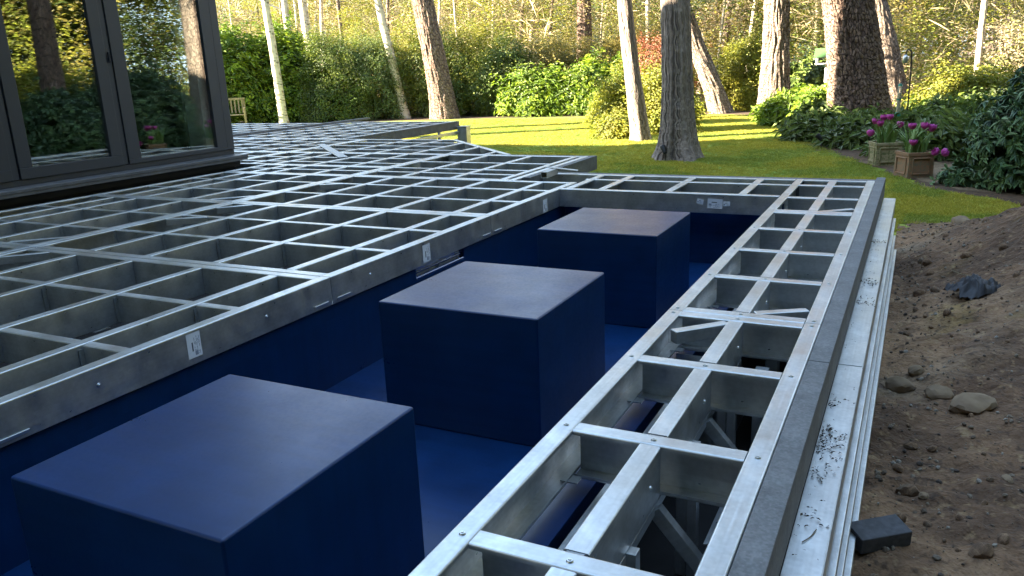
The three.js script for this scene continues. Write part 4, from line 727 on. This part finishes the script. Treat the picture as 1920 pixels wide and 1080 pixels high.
{ // grey brick, bag scrap, twig
  const b = shade(new THREE.Mesh(box(0.18, 0.06, 0.095, 0.004), M.grey)); b.name = 'grey_brick'; b.position.set(0.0, onSoil(0.02, -2.64) + 0.04, -2.64); b.rotation.set(0.12, 0.62, 0.05, 'YXZ'); scene.add(b); tag(b, 'loose grey brick lying on soil against the bottom rail', 'brick');
  const g = new THREE.PlaneGeometry(0.34, 0.22, 26, 18); g.rotateX(-Math.PI / 2); const p = g.attributes.position;
  for (let i = 0; i < p.count; i++) { const x = p.getX(i), z = p.getZ(i), d = Math.hypot(x / 0.17, z / 0.11); p.setY(i, 0.085 * Math.max(0, 1 - d * d * 0.8) + 0.13 * Math.abs(fbm(x * 14, 1, z * 14, 3)) - 0.01); p.setX(i, x * (0.85 + 0.5 * fbm(x * 8, 5, z * 8, 2))); }
  g.computeVertexNormals(); const s = shade(new THREE.Mesh(g, M.plastic)); s.name = 'plastic_scrap'; s.position.set(0.42, onSoil(0.42, -5.55) + 0.01, -5.55); s.rotation.y = 0.5; scene.add(s); tag(s, 'crumpled black plastic scrap on the soil heap', 'plastic scrap');
  const tw = shade(new THREE.Mesh(new THREE.TubeGeometry(new THREE.CatmullRomCurve3([[0.30, -6.2], [0.36, -5.98], [0.44, -5.75]].map(([x, z], i) => new THREE.Vector3(x, onSoil(x, z) + 0.012 + 0.01 * i, z))), 12, 0.003, 5), M.barkThin)); tw.name = 'twig'; scene.add(tw); tag(tw, 'thin dry twig leaning over the black plastic scrap', 'twig');
  const lt = shade(new THREE.Mesh(new THREE.TubeGeometry(new THREE.CatmullRomCurve3([[-0.165, -1.83], [-0.15, -1.86], [-0.14, -1.90]].map(([x, z]) => new THREE.Vector3(x, 0.5012, z))), 10, 0.0014, 5), M.barkThin)); lt.name = 'twig_001'; scene.add(lt); tag(lt, 'curved stalk lying on the pale ledge', 'twig');
  // leaf crumbs blown onto the ledge
  const r = rng(31), L = new THREE.Group(); L.name = 'leaf_crumbs'; scene.add(L); tag(L, 'dark crumbs of dead leaves along the pale ledge', 'leaf litter', undefined, 'stuff');
  const spots = [], heap = [[-2.45, 46], [-2.34, 30], [-2.2, 18], [-5.35, 26], [-4.35, 34], [-4.0, 24], [-1.95, 9], [-1.62, 16], [-1.55, 12], [-2.72, 10]];
  for (const [z, n] of heap) for (let i = 0; i < n; i++) spots.push([-0.186 + 0.075 * Math.pow(r(), 1.6), 0.4995, z + 0.09 * (r() - 0.5) + 0.09 * (r() - 0.5), 0.6 + 0.8 * r()]);
  for (let i = 0; i < 70; i++) spots.push([-0.188 + 0.08 * r() * r(), 0.4995, -1.2 - 5.4 * r(), 0.3 + 0.5 * r()]);
  G.crumb = [1, 2].map((s) => cluster(2, 0.004, 0.016, 0.008, s + 90, 0.1)); HUE.crumb = [[0.03, 0.025, 0.02], [0.06, 0.045, 0.03], [0.02, 0.018, 0.016]];
  spray(L, 'crumbs', 'crumb', 'crumb', M.twig, spots.map(([x, y, z, s]) => [x, y + 0.003, z, s * 0.62]), 32);
}
// ------------------------------------------------------------ loose pieces on the deck
{
  const one = (name, label, cat, geo, mat, p, ry) => { const m = shade(new THREE.Mesh(geo, mat)); m.name = numbered(name); m.position.set(...p); m.rotation.y = ry; scene.add(m); return tag(m, label, cat); };
  one('long_batten', 'long grey batten lying across the far deck frames', 'batten', box(0.09, 0.04, 4.1, 0.003), M.stone, [-10.5, T + 0.021, -12.15], 0.0);
  one('steel_strip', 'loose pale flat strip lying slantwise on the frames', 'strip', box(0.11, 0.008, 2.1, 0.002), M.offcut, [-6.95, T + 0.005, -8.52], Math.atan2(1.54, 1.45));
  const o = thing('box_offcut', 'short pale box section offcut lying at the tank corner', 'offcut', [-2.98, T + 0.002, -6.75]);
  part(o, 'flat_arm', box(0.30, 0.006, 0.07, 0.002), M.offcut, [0.05, 0.05, -0.13]).rotation.set(0, 0.25, -0.12);
  const tube = new THREE.Shape(); tube.moveTo(-0.03, 0); tube.lineTo(0.03, 0); tube.lineTo(0.03, 0.055); tube.lineTo(-0.03, 0.055); const h = new THREE.Path(); h.moveTo(-0.026, 0.004); h.lineTo(-0.026, 0.051); h.lineTo(0.026, 0.051); h.lineTo(0.026, 0.004); tube.holes.push(h);
  part(o, 'box_section', new THREE.ExtrudeGeometry(tube, { depth: 0.28, bevelEnabled: false }), M.offcut, [-0.02, 0, -0.12]).rotation.y = 0.05;
}
// ------------------------------------------------------------ garden furniture and pots
function planter(label, mat, [x, z], w, h, ry, taper) {
  const g = thing('planter_pot', label, 'pot', [x, 0.008, z]); g.rotation.y = ry;
  const t = 0.03, prism = (w0, w1, hh, d0 = w0, d1 = w1) => { const q = new THREE.BoxGeometry(1, hh, 1), p = q.attributes.position; for (let i = 0; i < p.count; i++) { const top = p.getY(i) > 0; p.setXYZ(i, p.getX(i) * (top ? w1 : w0), p.getY(i) + hh / 2, p.getZ(i) * (top ? d1 : d0)); } q.computeVertexNormals(); return q; };
  part(g, 'body', prism(w * taper, w - 0.02, h - 0.03), mat);
  for (let k = 0; k < 4; k++) {
    const s = new THREE.Group(); s.rotation.y = k * Math.PI / 2; const rim = part(g, 'rim', box(w + 0.01 - (k % 2 ? 2 * t : 0), 0.045, t, 0.006), mat); rim.rotation.y = k * Math.PI / 2; rim.position.set(Math.sin(k * Math.PI / 2) * (w / 2 - t / 2), h - 0.02, Math.cos(k * Math.PI / 2) * (w / 2 - t / 2));
    const pw = w * 0.66, zo = w / 2 * (taper + 1) / 2 + 0.001;
    for (const [a, b, cx, cy] of [[pw, 0.016, 0, h * 0.16], [pw, 0.016, 0, h * 0.78], [0.016, h * 0.6, -pw / 2, h * 0.47], [0.016, h * 0.6, pw / 2, h * 0.47]]) { const m = part(g, 'moulding', box(a, b, 0.02, 0.004), mat); m.rotation.y = k * Math.PI / 2; m.position.set(Math.cos(k * Math.PI / 2) * cx + Math.sin(k * Math.PI / 2) * zo, cy, -Math.sin(k * Math.PI / 2) * cx + Math.cos(k * Math.PI / 2) * zo); }
  }
  part(g, 'compost', box(w - 2 * t - 0.004, 0.02, w - 2 * t - 0.004), M.litter, [0, h - 0.028, 0]);
  return g;
}
M.tulip = new THREE.MeshPhysicalMaterial({ color: lin(0.55, 0.06, 0.36), roughness: 0.6, transmission: 0.25, thickness: 0, side: THREE.DoubleSide });
M.tulipLeaf = new THREE.MeshPhysicalMaterial({ color: lin(0.20, 0.32, 0.08), roughness: 0.6, transmission: 0.3, thickness: 0, side: THREE.DoubleSide });
const petalGeo = (() => { const out = []; for (let k = 0; k < 12; k++) { const ring = k < 6 ? 1 : 0.7, a = k / 6 * 6.283 + (k < 6 ? 0 : 0.5); const g = new THREE.PlaneGeometry(0.042, 0.07, 3, 5), p = g.attributes.position; for (let i = 0; i < p.count; i++) { const u = p.getX(i) / 0.021, v = (p.getY(i) + 0.035) / 0.07, w = Math.sin(Math.PI * Math.min(1, 0.15 + 0.85 * v)) * 0.9 + 0.1, q = ring * (0.008 + 0.032 * Math.sin(v * 2.1)); p.setXYZ(i, u * 0.026 * w, v * 0.07 * (0.95 + 0.1 * ring), q - 0.006 * u * u); } g.rotateY(a); out.push(g); } const m = mergeGeometries(out); m.computeVertexNormals(); return m; })();
function tulips(label, [x, y, z], heads, nLeaf, seed, spread) {
  const g = thing('tulip_clump', label, 'tulips', [x, y, z]), r = rng(seed);
  for (const [dx, h, dz, bend] of heads) {
    const c = new THREE.QuadraticBezierCurve3(new THREE.Vector3(dx * 0.35, 0, dz * 0.35), new THREE.Vector3(dx * 0.5, h * 0.6, dz * 0.5), new THREE.Vector3(dx, h, dz));
    const st = part(g, 'stem', new THREE.TubeGeometry(c, 8, 0.0055, 6), M.tulipLeaf); const f = part(st, 'flower', petalGeo, M.tulip, [dx, h - 0.01, dz]); f.rotation.set(0.3 * (r() - 0.5), r() * 6, bend); f.scale.set(1.25 + 0.3 * r(), 1.05 + 0.25 * r(), 1.25 + 0.3 * r());
  }
  for (let i = 0; i < nLeaf; i++) {
    const a = r() * 6.283, l = 0.26 + 0.20 * r(), w = 0.026 + 0.018 * r(), out = 0.25 + 0.75 * r() * r(), q = new THREE.PlaneGeometry(w, l, 2, 8), p = q.attributes.position;
    for (let k = 0; k < p.count; k++) { const u = p.getX(k), v = (p.getY(k) + l / 2) / l, ww = Math.sin(Math.PI * Math.min(0.98, 0.2 + 0.8 * v)); p.setXYZ(k, u * ww * 1.5, l * (v - 0.35 * out * v * v), l * out * 0.75 * v * v + 0.006 * Math.abs(u / w) * 4); }
    q.computeVertexNormals(); const m = part(g, 'leaf', q, M.tulipLeaf, [spread * (r() - 0.5), 0, spread * (r() - 0.5)]); m.rotation.y = a;
  }
}
planter('pale mossy stone pot of tulips nearer the huge trunk', M.stonePot, [-0.40, -13.2], 0.385, 0.33, 0.34, 0.94);
tulips('purple tulips growing in the pale stone pot', [-0.40, 0.31, -13.2], [[-0.17, 0.30, 0.05, 0.2], [-0.05, 0.35, 0.0, 0], [0.03, 0.36, 0.05, 0], [-0.09, 0.27, 0.08, 0.1], [0.17, 0.25, 0.05, -0.3], [-0.21, 0.13, 0.1, 0.5]], 34, 21, 0.22);
planter('terracotta pot of tulips in front of the stone pot', M.terracotta, [0.0, -11.95], 0.355, 0.33, 0.52, 1.0);
tulips('purple tulips growing in the terracotta pot', [0.0, 0.31, -11.95], [[-0.06, 0.33, 0.02, 0], [0.09, 0.33, 0.05, 0], [0.12, 0.31, 0.0, -0.2], [0.17, 0.30, 0.03, -0.3], [0.31, 0.02, 0.14, -1.2], [0.27, 0.03, 0.18, -1.0], [-0.03, 0.13, 0.12, 0]], 38, 22, 0.22);
{ // bird feeder pole
  const g = thing('bird_feeder_pole', 'dark crook pole with a hanging tube feeder behind the pots', 'feeder pole', [-0.15, 0, -14.9]);
  part(g, 'pole', new THREE.TubeGeometry(new THREE.CatmullRomCurve3([[0, 0, 0], [-0.02, 0.8, 0], [-0.03, 1.5, 0], [-0.05, 1.63, 0], [-0.10, 1.64, 0], [-0.12, 1.56, 0]].map((p) => new THREE.Vector3(...p))), 40, 0.012, 7), M.dark);
  part(g, 'side_arm', new THREE.TubeGeometry(new THREE.CatmullRomCurve3([[-0.02, 1.1, 0], [-0.1, 1.15, 0], [-0.16, 1.12, 0.01]].map((p) => new THREE.Vector3(...p))), 14, 0.005, 6), M.dark);
  const f = part(g, 'feeder_tube', new THREE.CylinderGeometry(0.035, 0.035, 0.42, 18, 1, true), M.clear, [-0.16, 0.86, 0.01]);
  part(f, 'feeder_cap', new THREE.CylinderGeometry(0.02, 0.04, 0.045, 18), M.greenPlastic, [0, 0.232, 0]); part(f, 'feeder_tray', new THREE.CylinderGeometry(0.042, 0.045, 0.06, 18), M.greenPlastic, [0, -0.24, 0]); part(f, 'seed', new THREE.CylinderGeometry(0.030, 0.030, 0.30, 16), M.seed, [0, -0.05, 0]); part(f, 'feeder_band', new THREE.CylinderGeometry(0.037, 0.037, 0.02, 18), M.greenPlastic, [0, 0.0, 0]);
  part(g, 'small_feeder', new THREE.LatheGeometry([[0, 0], [0.04, 0.01], [0.045, 0.09], [0.02, 0.13], [0, 0.135]].map(([a, b]) => new THREE.Vector2(a, b)), 16), M.screw, [-0.12, 1.43, 0]);
}
for (const [l, x, z, ry] of [['small black garden spotlight at the lone grey trunk foot', -3.72, -13.12, 0.3], ['small black garden spotlight on the bed edge beyond the lawn', -1.5, -15.35, 1.2]]) {
  const g = thing('garden_spotlight', l, 'spotlight', [x, 0, z]); g.rotation.y = ry;
  part(g, 'spike', new THREE.CylinderGeometry(0.012, 0.006, 0.14, 8), M.dark, [0, 0.07, 0]); const h = part(g, 'lamp_head', new THREE.LatheGeometry([[0, 0], [0.03, 0], [0.045, 0.12], [0.047, 0.14], [0.04, 0.14], [0.035, 0.11], [0, 0.11]].map(([a, b]) => new THREE.Vector2(a, b)), 16), M.dark, [0, 0.14, 0]); h.rotation.set(-0.7, 0, 0.3);
}
{ // garden bench and bird table roof
  const g = thing('garden_bench', 'weathered wooden bench beside the house corner post', 'bench', [-20.35, 0, -19.75]); g.rotation.y = 0.75;
  for (let i = 0; i < 5; i++) part(g, 'seat_slat', box(1.3, 0.02, 0.07, 0.003), M.timber, [0, 0.42, -0.2 + i * 0.09]);
  for (let i = 0; i < 11; i++) part(g, 'back_slat', box(0.05, 0.42, 0.02, 0.003), M.timber, [-0.58 + i * 0.116, 0.68, -0.27]);
  part(g, 'back_rail', box(1.3, 0.07, 0.035, 0.004), M.timber, [0, 0.925, -0.27]);
  for (const s of [-1, 1]) { part(g, 'arm', box(0.06, 0.03, 0.55, 0.004), M.timber, [s * 0.64, 0.63, -0.01]); part(g, 'leg', box(0.06, 0.61, 0.06, 0.004), M.timber, [s * 0.64, 0.305, 0.22]); part(g, 'leg', box(0.06, 0.96, 0.05, 0.004), M.timber, [s * 0.64, 0.48, -0.31]); }
  const t = thing('bird_table', 'bird table with a pale green roof half behind the huge trunk', 'bird table', [-2.28, 0, -23.3]);
  part(t, 'post', new THREE.CylinderGeometry(0.04, 0.05, 1.35, 10), M.white, [0, 0.675, 0]); part(t, 'tray', box(0.55, 0.03, 0.4, 0.004), M.white, [0, 1.365, 0]);
  for (const [x, z] of [[-0.25, -0.17], [0.25, -0.17], [-0.25, 0.17], [0.25, 0.17]]) part(t, 'upright', box(0.03, 0.16, 0.03), M.white, [x, 1.46, z]);
  for (const s of [-1, 1]) { const m = part(t, 'roof_panel', box(0.62, 0.02, 0.34, 0.004), M.greenRoof, [0, 1.64, s * 0.125]); m.rotation.x = s * 0.75; }
}
renderer.render(scene, camera);
